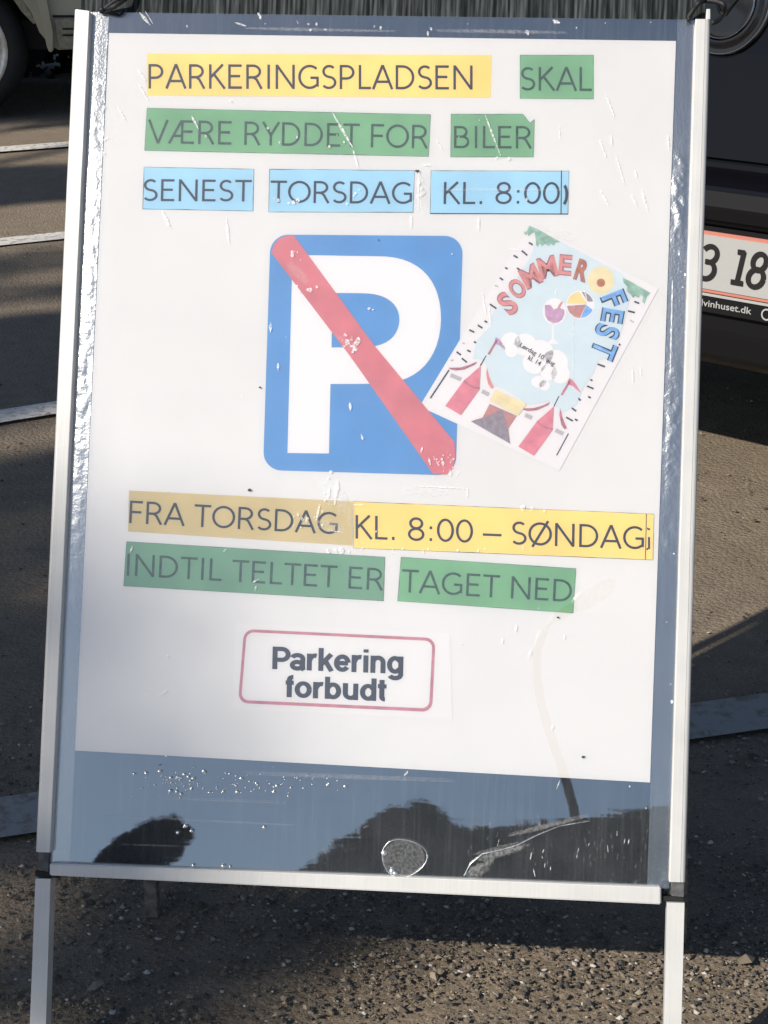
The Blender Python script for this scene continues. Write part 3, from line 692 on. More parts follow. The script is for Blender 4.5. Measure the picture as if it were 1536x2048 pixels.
strip([(1040, 110), (1187, 110), (1187, 198), (1040, 197)], M['green'], 'small green strip reading SKAL', [('SKAL', ((1042, 134), (1186, 134), (1186, 182), (1042, 181)))], M['ink_green'])
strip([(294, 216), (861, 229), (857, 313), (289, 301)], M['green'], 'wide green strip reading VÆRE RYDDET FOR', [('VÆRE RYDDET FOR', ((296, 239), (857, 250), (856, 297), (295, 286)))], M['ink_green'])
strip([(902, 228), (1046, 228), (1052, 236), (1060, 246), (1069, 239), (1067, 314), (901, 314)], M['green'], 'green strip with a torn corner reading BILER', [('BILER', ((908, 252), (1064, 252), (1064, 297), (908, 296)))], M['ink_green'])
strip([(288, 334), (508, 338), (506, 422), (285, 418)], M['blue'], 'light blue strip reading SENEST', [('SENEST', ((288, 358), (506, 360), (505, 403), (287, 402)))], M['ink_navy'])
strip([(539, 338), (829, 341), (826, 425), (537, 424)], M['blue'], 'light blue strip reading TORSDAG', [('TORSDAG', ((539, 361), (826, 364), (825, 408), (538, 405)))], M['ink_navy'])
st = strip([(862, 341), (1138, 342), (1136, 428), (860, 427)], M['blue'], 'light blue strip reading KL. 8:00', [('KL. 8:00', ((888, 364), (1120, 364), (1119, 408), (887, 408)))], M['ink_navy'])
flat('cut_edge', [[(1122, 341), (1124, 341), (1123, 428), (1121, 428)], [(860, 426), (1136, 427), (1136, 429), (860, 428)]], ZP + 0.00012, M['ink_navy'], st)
caps_word(')', ((1126, 371), (1137, 371), (1136, 405), (1125, 405)), ZP + 0.0002, M['ink_navy'], st, .09)
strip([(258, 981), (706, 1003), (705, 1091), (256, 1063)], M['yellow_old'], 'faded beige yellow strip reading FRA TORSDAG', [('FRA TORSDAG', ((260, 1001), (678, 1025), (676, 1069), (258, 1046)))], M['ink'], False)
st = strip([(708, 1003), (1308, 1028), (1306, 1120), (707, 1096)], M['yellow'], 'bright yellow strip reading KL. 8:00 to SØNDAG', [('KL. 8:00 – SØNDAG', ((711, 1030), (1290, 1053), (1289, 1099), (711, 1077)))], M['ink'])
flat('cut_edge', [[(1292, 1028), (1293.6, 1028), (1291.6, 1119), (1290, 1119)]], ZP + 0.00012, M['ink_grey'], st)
flat('lettering', [[(1294, 1055), (1300, 1057), (1300, 1061), (1294, 1059)], [(1296, 1074), (1300, 1074), (1300, 1098), (1296, 1098)], [(1293, 1096), (1296, 1096), (1296, 1100), (1293, 1100)]], ZP + 0.0002, M['ink'], st)
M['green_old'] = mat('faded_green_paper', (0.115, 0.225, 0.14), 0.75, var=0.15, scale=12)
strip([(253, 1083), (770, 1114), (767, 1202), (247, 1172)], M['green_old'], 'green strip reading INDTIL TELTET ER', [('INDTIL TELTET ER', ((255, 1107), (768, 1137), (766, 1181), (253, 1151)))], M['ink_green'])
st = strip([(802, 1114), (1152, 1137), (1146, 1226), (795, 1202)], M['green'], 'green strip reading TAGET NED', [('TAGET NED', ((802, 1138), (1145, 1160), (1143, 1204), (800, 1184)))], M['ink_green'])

# the box reading Parkering forbudt
def rrect(tl, tr, br, bl, r, n=7):
    P = [Vector(p) for p in (tl, tr, br, bl)]; out = []
    for i in range(4):
        c, a, b = P[i], P[i - 1], P[(i + 1) % 4]; da, db = (a - c).normalized(), (b - c).normalized()
        s, e, o = c + da * r, c + db * r, c + da * r + db * r
        for k in range(n + 1):
            t = pi / 2 * k / n; out.append(tuple(o - db * r * cos(t) - da * r * sin(t)))
    return out
def ring_polys(A, B): return [[A[i], A[(i + 1) % len(A)], B[(i + 1) % len(A)], B[i]] for i in range(len(A))]
M['slip'] = mat('slip_paper', (0.517, 0.494, 0.484), 0.75, var=0.03, scale=6)
pf = flat('caption_box', [rrect((470, 1246), (900, 1266), (905, 1440), (466, 1418), 3)], ZP, M['slip'], notice, 'white slip with a red rounded outline reading Parkering forbudt')
flat('red_outline', ring_polys(rrect((488, 1258), (871, 1276), (864, 1424), (476, 1406), 20), rrect((493, 1264), (865, 1282), (858, 1417), (482, 1400), 15)), ZP + 0.00015, M['line_red'], pf)
def arc(cx, cz, rx, rz, a0, a1, n=14): return [(cx + rx * cos(rad(a0 + (a1 - a0) * i / n)), cz + rz * sin(rad(a0 + (a1 - a0) * i / n))) for i in range(n + 1)]
W2, XH = 0.095, 0.74                      # half stroke and x-height, in cap heights
BOLD = {'P': (.70, [[(.14, 0), (.14, 1)], [(.14, .905), (.40, .905)] + arc(.40, .665, .24, .24, 90, -90) + [(.14, .425)]]),
        'a': (.62, [arc(.30, .50, .20, .155, 165, 0) + [(.50, .12)], [(.50, .14), (.51, .06), (.55, 0)], arc(.29, .21, .19, .145, 35, 330)]),
        'r': (.44, [[(.13, 0), (.13, XH)], arc(.36, .40, .22, .26, 170, 78)]),
        'k': (.63, [[(.13, 0), (.13, 1)], [(.16, .30), (.52, XH)], [(.29, .46), (.54, 0)]]),
        'e': (.63, [[(.10, .37), (.53, .37)], arc(.315, .37, .225, .285, 5, 325, 26)]),
        'i': (.28, [[(.14, 0), (.14, XH)], [(.14, .86), (.14, 1.0)]]),
        'n': (.65, [[(.13, 0), (.13, XH)], arc(.325, .45, .19, .205, 165, 0) + [(.515, 0)]]),
        'g': (.67, [arc(.32, .375, .21, .285, 30, 330, 24), [(.54, XH), (.54, -.02)] + arc(.33, -.04, .21, .15, 0, -160)]),
        'f': (.36, [[(.17, 0), (.17, .80)] + arc(.30, .80, .13, .12, 180, 85), [(.03, .665), (.33, .665)]]),
        'o': (.66, [arc(.33, .37, .225, .285, 0, 360, 28)]),
        'b': (.67, [[(.13, 0), (.13, 1)], arc(.34, .37, .21, .285, 150, -150, 24)]),
        'u': (.65, [[(.13, XH), (.13, .29)] + arc(.325, .27, .19, .18, 180, 345), [(.515, XH), (.515, 0)]]),
        'd': (.67, [[(.54, 0), (.54, 1)], arc(.33, .37, .21, .285, 30, 330, 24)]),
        't': (.39, [[(.17, .95), (.17, .22)] + arc(.28, .20, .11, .11, 180, 275), [(.02, .665), (.34, .665)]])}
def bold_word(word, quad, z, m, parent):
    tl, tr, br, bl = [Vector(p) for p in quad]; tot = sum(BOLD[c][0] for c in word); x = 0; a = Acc(); j = 0
    def P(px, pz, dz):
        s = px / tot; t = bl.lerp(br, s); p = t + (tl.lerp(tr, s) - t) * pz; return L(p.x, p.y, z + dz)
    for c in word:
        for st in BOLD[c][1]:
            pts = [Vector(p) for p in st]; l = []; r = []; j += 1
            for i, p in enumerate(pts):
                t = (pts[min(i + 1, len(pts) - 1)] - pts[max(i - 1, 0)]).normalized(); n = Vector((-t.y, t.x)) * W2
                l.append(P(x + p.x + n.x, p.y + n.y, j % 3 * 0.00002)); r.append(P(x + p.x - n.x, p.y - n.y, j % 3 * 0.00002))
            for i in range(len(pts) - 1): a.poly((l[i], r[i], r[i + 1], l[i + 1]))
        x += BOLD[c][0]
    return a.build('lettering', m, parent)
bold_word('Parkering', ((543, 1293), (809, 1301), (808, 1348), (542, 1338)), ZP + 0.0002, M['ink_grey'], pf)
bold_word('forbudt', ((570, 1350), (776, 1358), (775, 1403), (569, 1394)), ZP + 0.0002, M['ink_grey'], pf)

# the blue P with a red bar
ps = flat('no_parking_symbol', [rrect((541, 469), (926, 472), (911, 951), (526, 940), 36)], ZP, M['sign_blue'], notice, 'blue square with a white P struck through by a red bar')
def p_letter():
    out = []; inn = []; N = 24
    def bez(p0, p1, p2, p3, n): return [tuple((1 - t) ** 3 * Vector(p0) + 3 * (1 - t) ** 2 * t * Vector(p1) + 3 * (1 - t) * t * t * Vector(p2) + t ** 3 * Vector(p3)) for t in [i / n for i in range(n + 1)]]
    out += bez((663, 511), (690, 512), (740, 512), (772, 513), 6) + bez((772, 513), (845, 518), (883, 566), (882, 640), 12)[1:] + bez((882, 640), (880, 715), (838, 764), (765, 767), 12)[1:] + bez((765, 767), (730, 768), (690, 768), (661, 768), 6)[1:]
    inn += bez((665, 586), (690, 586), (715, 586), (737, 587), 6) + bez((737, 587), (778, 590), (800, 612), (799, 641), 12)[1:] + bez((799, 641), (797, 672), (775, 692), (735, 694), 12)[1:] + bez((735, 694), (710, 695), (690, 695), (663, 695), 6)[1:]
    polys = [[out[i], out[i + 1], inn[i + 1], inn[i]] for i in range(len(out) - 1)]
    polys.append([(585, 510), (663, 511), (665, 586), (663, 695), (661, 768), (658, 907), (575, 906)])
    return polys
flat('white_letter', p_letter(), ZP + 0.00015, M['paper2'], ps)
flat('red_bar', [[(543, 506), (547, 490), (558, 477), (575, 471), (588, 471), (748, 690), (909, 884), (911, 915), (905, 937), (893, 949), (866, 948), (700, 712)]], ZP + 0.0003, M['sign_red'], ps)

# ------------------------------------------------------------------ the summer party flyer
flyer = root_sheet('festival_flyer', ((1061, 446), (1317, 577), (1119, 941), (839, 813)), 0.0009, 0.0002, M['flyer_paper'],
                   'small tilted party flyer with tents and a beach ball stuck beside the blue P', 'flyer')
ZL = 0.00115
def Z4(pts): return [(820 + x * 0.33854, 420 + y * 0.33854) for x, y in pts]
def fl(name, polys, m, k=0):
    if len(polys) > 4: return tag(flat(name, [Z4(p) for p in polys], ZL + 0.00005 * k, m, flyer), kind='stuff')
    for p in polys: flat(name, [Z4(p)], ZL + 0.00005 * k, m, flyer)
def disc(x, y, r, n=20, sx=1, sy=1): return [(x + r * sx * cos(2 * pi * i / n), y - r * sy * sin(2 * pi * i / n)) for i in range(n)]
fl('sky_print', [[(742, 195), (890, 188), (1250, 375), (1290, 420), (1300, 520), (1255, 700), (1190, 870), (1110, 890), (1085, 960), (1020, 1060), (985, 1150), (900, 1200), (830, 1130),
                  (700, 1150), (560, 1060), (480, 1030), (440, 880), (370, 880), (395, 770), (470, 690), (485, 610), (540, 560), (600, 450), (680, 330), (720, 260)]], M['fl_sky'])
leaf = [(672, 130), (690, 125), (705, 92), (760, 115), (820, 150), (890, 190), (862, 192), (850, 212), (835, 200), (820, 215), (800, 200), (780, 214), (765, 196), (755, 220), (745, 205), (742, 165), (735, 130), (715, 140), (700, 155), (695, 140), (680, 150)]
leaf2 = [(1256, 400), (1300, 420), (1360, 455), (1420, 490), (1400, 510), (1385, 555), (1372, 540), (1378, 515), (1362, 500), (1350, 520), (1330, 508), (1318, 520), (1300, 495), (1280, 480), (1282, 450), (1262, 430)]
fl('leaf_print', [leaf, leaf2], M['fl_leaf'], 1)
ticks = [((612, 268), (636, 282)), ((660, 240), (693, 268)), ((702, 192), (725, 206)), ((562, 340), (576, 348)), ((632, 342), (648, 354)), ((530, 400), (550, 414)), ((472, 556), (510, 582)), ((440, 655), (456, 664)), ((400, 680), (428, 698)),
         ((350, 708), (380, 722)), ((378, 778), (390, 784)), ((338, 828), (358, 838)), ((275, 838), (300, 856)), ((306, 876), (336, 900)), ((1325, 540), (1354, 552)), ((1288, 596), (1328, 606)), ((1234, 790), (1242, 800)), ((1108, 910), (1152, 926)),
         ((1066, 1002), (1078, 1008)), ((1046, 1040), (1084, 1056)), ((1052, 1102), (1068, 1110)), ((995, 1112), (1008, 1126)), ((956, 1170), (982, 1188)), ((922, 1224), (962, 1246)), ((974, 1236), (990, 1244))]
def tick(p, q, w=5):
    d = (Vector(q) - Vector(p)).normalized(); n = Vector((-d.y, d.x)) * w
    return [tuple(Vector(p) + n), tuple(Vector(q) + n), tuple(Vector(q) - n), tuple(Vector(p) - n)]
fl('confetti_print', [tick(p, q) for p, q in ticks], M['ink_grey'], 1)
fl('confetti_faint', [tick((500, 446), (520, 452), 4), tick((310, 784), (322, 790), 4), tick((240, 890), (256, 886), 4), tick((1300, 650), (1322, 664), 4)], M['fl_faint'], 1)
def arc_letter(ch, x, y, h, ang, m, w=1.0, weight=0.03, k=2, outline=True):
    """one printed letter centred at (x,y) in flyer pixels, cap height h, turned ang degrees clockwise"""
    a = rad(ang); up = Vector((sin(a), -cos(a))); rt = Vector((cos(a), sin(a))); W = h * 0.72 * w
    c = Vector((x, y))
    q = [c + up * h / 2 - rt * W / 2, c + up * h / 2 + rt * W / 2, c - up * h / 2 + rt * W / 2, c - up * h / 2 - rt * W / 2]
    if outline:
        lettering(ch, [(820 + p.x * 0.33854, 420 + p.y * 0.33854) for p in q], ZL + 0.00005 * k, M['fl_outline'] if m is not M['fl_blue'] else M['ink_navy'], flyer, weight + 0.022, name='letter_outline')
    return lettering(ch, [(820 + p.x * 0.33854, 420 + p.y * 0.33854) for p in q], ZL + 0.00005 * (k + 1), m, flyer, max(0, weight - 0.018), name='lettering')
for ch, x, y, h, an, m, w in (('S', 576, 552, 128, -42, 'fl_pink', .85), ('O', 634, 465, 104, -36, 'fl_pink', 1.2), ('M', 712, 392, 112, -28, 'fl_pink', 1.35), ('M', 812, 338, 112, -14, 'fl_pink', 1.35), ('E', 918, 325, 108, 5, 'fl_pink', 1.0), ('R', 1018, 358, 112, 18, 'fl_orange', .95),
                          ('F', 1206, 528, 132, 68, 'fl_blue', .85), ('E', 1196, 626, 118, 100, 'fl_blue', .95), ('S', 1166, 718, 128, 108, 'fl_blue', .8), ('T', 1146, 826, 130, 112, 'fl_blue', 1.05)):
    arc_letter(ch, x, y, h, an, M[m], w)
sunp = disc(1128, 415, 78, 28, 1.0, 1.05)
fl('sun_print', [sunp], M['fl_sun'], 1); fl('sun_centre', [disc(1128, 430, 25)], M['fl_orange'], 2)
fl('ball_print', [disc(1006, 560, 84, 28)], M['paper2'], 1)
def sector(cx, cy, r, a0, a1, hub=(0, 0)): return [(cx + hub[0], cy + hub[1])] + [(cx + r * cos(rad(a0 + (a1 - a0) * i / 10)), cy - r * sin(rad(a0 + (a1 - a0) * i / 10))) for i in range(11)]
fl('ball_yellow', [sector(1006, 560, 78, 95, 175, (40, -6))], M['fl_yellow'], 2); fl('ball_red', [sector(1006, 560, 78, 185, 268, (34, -2))], M['fl_brown'], 2)
fl('ball_blue', [sector(1006, 560, 78, 272, 338, (34, 0))], M['fl_blue'], 2); fl('ball_grey', [sector(1006, 560, 78, 15, 85, (46, -18))], M['fl_grey'], 2)
fl('glass_print', [disc(853, 600, 72, 24, 0.98, 1.1)], M['paper2'], 1)
fl('glass_drink', [[(796, 562), (830, 560), (850, 588), (880, 575), (912, 590), (912, 615), (900, 645), (875, 665), (845, 668), (815, 652), (798, 620)]], M['fl_plum'], 2)
fl('drinking_straw', [[(872, 572), (895, 540), (904, 545), (884, 580)]], M['fl_pink'], 3)
fl('glass_stem', [[(838, 670), (848, 670), (850, 760), (880, 792), (808, 790), (838, 760)]], M['paper2'], 1)
fl('cloud_print', [disc(595, 780, 58), disc(680, 795, 66)], M['paper2'], 2); fl('cloud_edge', [disc(770, 845, 78), disc(855, 905, 80)], M['paper2'], 3); fl('cloud_edge', [disc(890, 970, 56), disc(735, 900, 70), disc(600, 830, 40), disc(820, 960, 50)], M['paper2'], 4)
fl('small_cloud', [disc(760, 1015, 34, 16, 1.3), disc(795, 1035, 32, 16)], M['paper2'], 2)
def z4q(x0, y0, x1, y1, h, a=26):
    d = (Vector((x1, y1)) - Vector((x0, y0))).normalized(); up = Vector((d.y, -d.x)) * h
    q = [Vector((x0, y0)) + up, Vector((x1, y1)) + up, Vector((x1, y1)), Vector((x0, y0))]
    return [(820 + p.x * 0.33854, 420 + p.y * 0.33854) for p in q]
lettering('Lørdag 10. aug', z4q(645, 806, 850, 922, 26), ZL + 0.0004, M['ink_grey'], flyer, 0.01)
lettering('kl. 14', z4q(694, 882, 766, 922, 28), ZL + 0.0004, M['ink_grey'], flyer, 0.01)
def tent(dx, dy, k=2):
    T = lambda p: [(x + dx, y + dy) for x, y in p]
    fl('tent_stripe', [T([(208, 1158), (320, 1005), (345, 985), (418, 920), (410, 1060), (300, 1212)])], M['fl_red'], k)
    fl('tent_valance', [T([(322, 1005), (350, 1030), (385, 1045), (410, 1048), (412, 1058), (380, 1054), (345, 1038), (320, 1016)])], M['fl_dark'], k + 1)
    fl('tent_pole', [T([(458, 850), (508, 765), (520, 770), (470, 856)])], M['fl_dark'], k)
    fl('tent_flag', [T([(505, 752), (525, 760), (545, 785), (580, 842), (550, 820), (530, 800), (498, 790)])], M['fl_plum'] if dx == 0 else M['fl_red'], k)
    fl('tent_trim', [T([(455, 930), (470, 990), (495, 1050), (480, 1055), (462, 1030), (450, 970)])], M['fl_dark'] if dx else M['fl_pink'], k)
    fl('tent_roof_edge', [T([(228, 932), (300, 930), (350, 915), (395, 895), (385, 912), (320, 942), (270, 948), (236, 940)])], M['fl_dark'], k)
tent(0, 0); tent(432, 240)
fl('pole_print', [tick((230, 945), (120, 1112), 4), tick((936, 1320), (866, 1450), 3), tick((415, 920), (450, 860), 3), tick((850, 1160), (880, 1100), 3)], M['ink_grey'], 1)
fl('tent_banner', [[(505, 1060), (690, 1145), (640, 1215), (470, 1125)]], M['fl_sun'], 3)
fl('banner_scribble', [tick((515 + i * 17, 1100 + i * 9.5), (523 + i * 17, 1106 + i * 9.5), 5) for i in range(8)], M['fl_yellow'], 4)
fl('tent_door', [[(470, 1145), (550, 1180), (630, 1215), (580, 1290), (590, 1380), (470, 1310), (360, 1248), (430, 1225)]], M['fl_brown'], 3)
fl('tent_door_shadow', [[(360, 1248), (440, 1230), (548, 1178), (575, 1290), (592, 1380), (470, 1312)]], M['fl_grey'], 4)
fl('faint_print', [tick((240, 975), (300, 1000), 12), tick((425, 1070), (465, 1090), 12), tick((680, 1210), (720, 1228), 12), tick((860, 1300), (905, 1322), 12)], M['fl_faint'], 1)

# ------------------------------------------------------------------ vehicles
def paint(name, col, rough=0.25, coat=0.8): return mat(name, col, rough, 0.0, 0.5, coat=coat, bump=0.02, bscale=600)
M['car_black'] = mat('black_car_paint', (0.005, 0.005, 0.0075), 0.16, 0.0, 0.22)
M['trim'] = mat('dark_plastic_trim', (0.010, 0.010, 0.0115), 0.5, 0.0, 0.15, bump=0.3, bscale=700)
M['dark_gloss'] = mat('dark_gloss', (0.012, 0.012, 0.014), 0.12, 0.0, 0.5)
M['chrome'] = mat('chrome', (0.30, 0.30, 0.31), 0.18, 1.0)
M['glass'] = mat('dark_car_glass', (0.01, 0.012, 0.014), 0.05, 0, 0.6)
M['tyre'] = mat('tyre_rubber', (0.010, 0.010, 0.011), 0.75, bump=0.5, bscale=250)
M['rim'] = mat('grey_wheel_rim', (0.60, 0.60, 0.58), 0.4, 0.6, var=0.3, scale=20)
M['plate'] = mat('white_plate', (0.42, 0.42, 0.41), 0.45)
M['plate_red'] = mat('plate_red', (0.55, 0.20, 0.15), 0.45)
M['olive'] = mat('olive_beige_paint', (0.42, 0.39, 0.29), 0.5, var=0.05, scale=5)
M['olive_dk'] = mat('dull_olive_plastic', (0.27, 0.25, 0.185), 0.65, var=0.3, scale=40)
M['under'] = mat('black_underbody', (0.006, 0.006, 0.007), 0.8)
M['lamp_red'] = mat('red_lamp_glass', (0.25, 0.01, 0.01), 0.1, coat=1)

def loft(sections, name, m, parent, smooth=False, caps=True, bevel=0):
    """sections: lists of points with equal counts"""
    bm = bmesh.new(); rows = [[bm.verts.new(p) for p in s] for s in sections]; n = len(sections[0])
    for i in range(len(rows) - 1):
        for k in range(n): bm.faces.new((rows[i][k], rows[i][(k + 1) % n], rows[i + 1][(k + 1) % n], rows[i + 1][k]))
    if caps: bm.faces.new(rows[0]); bm.faces.new(rows[-1][::-1])
    if bevel: bmesh.ops.bevel(bm, geom=[e for e in bm.edges if e.calc_face_angle(0) > 0.5], offset=bevel, segments=2, affect='EDGES')
    return from_bm(name, bm, m, parent, smooth)
def wheel(parent, x, y, r, w, side=1):
    """wheel whose axle runs along local y; side=+1 faces +y"""
    a = Acc(); seg = 40; prof = [(r * .72, -w / 2), (r * .90, -w / 2), (r * .985, -w * .38), (r, -w * .2), (r, w * .2), (r * .985, w * .38), (r * .90, w / 2), (r * .72, w / 2)]
    for i in range(seg):
        t = 2 * pi * i / seg
        for (q, yy) in prof: a.v.append(Vector((x + q * cos(t), y + yy, r + q * sin(t))))
    n = len(prof)
    for i in range(seg):
        for k in range(n): a.f.append((i * n + k, i * n + (k + 1) % n, ((i + 1) % seg) * n + (k + 1) % n, ((i + 1) % seg) * n + k))
    o = a.build('wheel', M['tyre'], parent, True)
    b = Acc(); prof = [(r * .74, w * .5), (r * .70, w * .53), (r * .64, w * .40), (r * .50, w * .22), (r * .22, w * .30), (r * .16, w * .42), (0.001, w * .44)]
    for i in range(seg):
        t = 2 * pi * i / seg
        for j, (q, yy) in enumerate(prof):
            dent = 0.012 if (j in (3, 4) and (i // 4) % 2) else 0
            b.v.append(Vector((x + q * cos(t), y + side * (yy - dent), r + q * sin(t))))
    n = len(prof)
    for i in range(seg):
        for k in range(n - 1): b.f.append((i * n + k, i * n + k + 1, ((i + 1) % seg) * n + k + 1, ((i + 1) % seg) * n + k))
    b.build('rim', M['rim'], o, True)
    return o

# -- dark car on the right: local x to the right across its tail, local y forward, origin under the plate
yaw = rad(-41)
pc = CAM + ray(1462, 528) * 3.2
car = empty('parked_car', Matrix.Translation((pc.x, pc.y, 0)) @ Matrix.Rotation(yaw, 4, 'Z'), 'black car parked with its tail and white plate towards the board', 'car')
PZ = pc.z
def body_section(z0, prof_y, hw): pass
# profile of the tail in (y,z); body widths per height
prof = [(0.30, 0.24), (0.06, 0.285), (0.035, 0.31), (0.02, 0.36), (0.012, 0.42), (0.012, 0.535), (0.016, 0.55), (-0.012, 0.565), (-0.028, 0.60), (-0.02, 0.635), (0.035, 0.650), (0.06, 0.655), (0.062, 0.668), (0.045, 0.675), (0.055, 0.74), (0.072, 0.86),
        (0.10, 0.98), (0.14, 1.06), (0.36, 1.44), (0.52, 1.50), (1.8, 1.52), (2.5, 1.42), (3.2, 1.02), (4.0, 0.92), (4.25, 0.75), (4.3, 0.45), (4.15, 0.24)]
def halfw(z): return 0.80 if z < 0.3 else (0.86 if z < 0.95 else 0.86 - (z - 0.95) * 0.42)
secs = []
for s in (-1.0, -0.97, -0.85, -0.5, 0.5, 0.85, 0.97, 1.0):
    row = []
    for (y, z) in prof:
        pull = 0.0 if abs(s) < 0.6 else ((abs(s) - 0.6) / 0.4) ** 2 * 0.22
        ys = y + pull * (1 if y < 2 else -1.0)
        row.append(Vector((halfw(z) * s, ys, z + (0.03 * (1 if z < .5 else -1) if abs(s) == 1 else 0))))
    secs.append(row)
body = loft(secs, 'body', M['car_black'], car)
def tail_y(z):
    for (a, b) in zip(prof, prof[1:]):
        if a[1] <= z <= b[1] and a[0] < 1: return a[0] + (b[0] - a[0]) * (z - a[1]) / max(1e-6, b[1] - a[1])
    return 0
def tail_panel(name, x0, x1, z0, z1, m, proud=0.004, n=8, parent=None):
    a = Acc()
    for i in range(n + 1):
        z = z0 + (z1 - z0) * i / n; y = tail_y(z) - proud
        a.v += [Vector((x0, y, z)), Vector((x1, y, z))]
    for i in range(n): a.f.append((2 * i, 2 * i + 1, 2 * i + 3, 2 * i + 2))
    k = len(a.v); a.v += [v + Vector((0, proud + .01, 0)) for v in a.v]
    for i in range(n): a.f.append((k + 2 * i + 2, k + 2 * i + 3, k + 2 * i + 1, k + 2 * i)); a.f.append((2 * i, 2 * i + 2, k + 2 * i + 2, k + 2 * i)); a.f.append((2 * i + 3, 2 * i + 1, k + 2 * i + 1, k + 2 * i + 3))
    a.f.append((1, 0, k, k + 1)); a.f.append((2 * n, 2 * n + 1, k + 2 * n + 1, k + 2 * n))
    return a.build(name, m, parent or car)
tail_panel('rear_window', -0.52, 0.52, 1.08, 1.42, M['glass'], 0.005)
tail_panel('lower_bumper', -0.62, 0.62, 0.30, 0.405, M['trim'], 0.010)
tail_panel('bumper_strip', -0.70, 0.70, 0.575, 0.628, M['trim'], 0.006)
for s in (-1, 1): tail_panel('tail_lamp', s * 0.68 - 0.07, s * 0.68 + 0.07, 0.72, 1.0, M['lamp_red'], -0.03)
for (x, y, sd) in ((-0.74, 0.75, -1), (0.74, 0.75, 1), (-0.74, 3.35, -1), (0.74, 3.35, 1)):
    pass
def car_wheel(x, y, sd):
    w = wheel(car, 0, 0, 0.31, 0.2, 1); w.matrix_local = Matrix.Translation((x, y, 0)) @ Matrix.Rotation(rad(-90 * sd), 4, 'Z')
for (x, y, sd) in ((-0.75, 0.78, -1), (0.75, 0.78, 1), (-0.75, 3.35, -1), (0.75, 3.35, 1)): car_wheel(x, y, sd)
for s in (-1, 1):
    a = Acc(); a.poly([(s * 0.845, .75, 1.0), (s * 0.845, 2.9, 1.0), (s * .70, 2.35, 1.38), (s * .69, .85, 1.42)]); a.v += [v - Vector((s * .01, 0, 0)) for v in a.v]; a.f.append((7, 6, 5, 4)); a.k.append(0)
    a.build('side_window', M['glass'], car)
a = Acc(); a.box((0, 1.9, 0.27), Vector((.7, 0, 0)), Vector((0, 1.6, 0)), Vector((0, 0, .06))); a.build('underbody', M['under'], car)
bm = bmesh.new(); bmesh.ops.create_cone(bm, cap_ends=True, segments=20, radius1=.09, radius2=.09, depth=.55, matrix=Matrix.Translation((0.15, .55, .22)) @ Matrix.Rotation(pi / 2, 4, 'Y')); from_bm('silencer', bm, M['under'], car, True)
# number plate, tilted back with the bumper
plate = bpy.data.objects.new('number_plate', None)
def on_plate(x, z, d=0.0): return Vector((x, -0.006 - d + (z) * 0.03, PZ + z))
def pquad(name, x0, x1, z0, z1, d, m, parent, t=0.003):
    a = Acc(); q = [on_plate(x0, z0, d), on_plate(x1, z0, d), on_plate(x1, z1, d), on_plate(x0, z1, d)]
    a.v = q + [p + Vector((0, t, 0)) for p in q]; a.f = [(0, 1, 2, 3), (7, 6, 5, 4)] + [(i, 4 + i, 4 + (i + 1) % 4, (i + 1) % 4) for i in range(4)]
    a.k = [0] * 6
    return a.build(name, m, parent)
bpy.data.objects.remove(plate)
plate = pquad('number_plate', -0.252, 0.252, -0.056, 0.056, 0.006, M['plate_red'], car)
pquad('plate_face', -0.246, 0.246, -0.0495, 0.0495, 0.0085, M['plate'], plate)
holder = pquad('plate_holder', -0.262, 0.262, -0.094, 0.064, 0.0, M['trim'], car, 0.012)
pquad('holder_rim', -0.258, 0.258, -0.0635, -0.0585, 0.003, M['plate'], holder)
def plate_text(s, x0, x1, z0, z1, d, m, parent, weight=0.0, cap=None):
    return lettering(s, [(x0, z1), (x1, z1), (x1, z0), (x0, z0)], d, m, parent, weight, capref=cap, fn=lambda p, z: on_plate(p.x, p.y, z))
def ribbon_char(strokes, x, z0, w, h, d, th, parent):
    """plate digits drawn as rounded strokes"""
    a = Acc()
    for j, st in enumerate(strokes):
        pts = [Vector((x + px * w + (pz - .5) * h * .16, z0 + pz * h)) for px, pz in st]; l = []; r = []
        for i, p in enumerate(pts):
            t = (pts[min(i + 1, len(pts) - 1)] - pts[max(i - 1, 0)]).normalized(); n = Vector((-t.y, t.x)) * th / 2
            l.append(on_plate(*(p + n), d + j * 0.0002)); r.append(on_plate(*(p - n), d + j * 0.0002))
        for i in range(len(pts) - 1): a.poly((l[i], r[i], r[i + 1], l[i + 1]))
    return a.build('plate_digit', M['ink'], parent)
def arc(cx, cz, rx, rz, a0, a1, n=14): return [(cx + rx * cos(rad(a0 + (a1 - a0) * i / n)), cz + rz * sin(rad(a0 + (a1 - a0) * i / n))) for i in range(n + 1)]
EIGHT = [arc(.5, .75, .36, .25, 0, 360, 24), arc(.5, .26, .42, .27, 0, 360, 24)]
THREE = [arc(.45, .75, .42, .25, 150, -80), arc(.45, .26, .46, .27, 85, -150), [(.28, .52), (.5, .52)]]
ONE = [[(.55, 0), (.55, 1.0)], [(.2, .96), (.62, .96)], [(.2, .03), (.9, .03)]]
for st, x in ((THREE, -0.058), (ONE, 0.006), (EIGHT, 0.043)): ribbon_char(st, x + 0.003, -0.030, 0.036, 0.060, 0.0105, 0.0098, plate)
plate_text('www.hotelvinhuset.dk', -0.145, 0.055, -0.0835, -0.0715, 0.0016, M['plate'], holder, 0.01)
a = Acc()
for i in range(20):
    t0, t1 = 2 * pi * i / 20, 2 * pi * (i + 1) / 20
    a.poly([on_plate(0.086 + r * cos(t), -0.079 + r * sin(t), 0.0022) for r, t in ((.011, t0), (.011, t1), (.008, t1), (.008, t0))])
a.build('holder_emblem', M['plate'], holder)
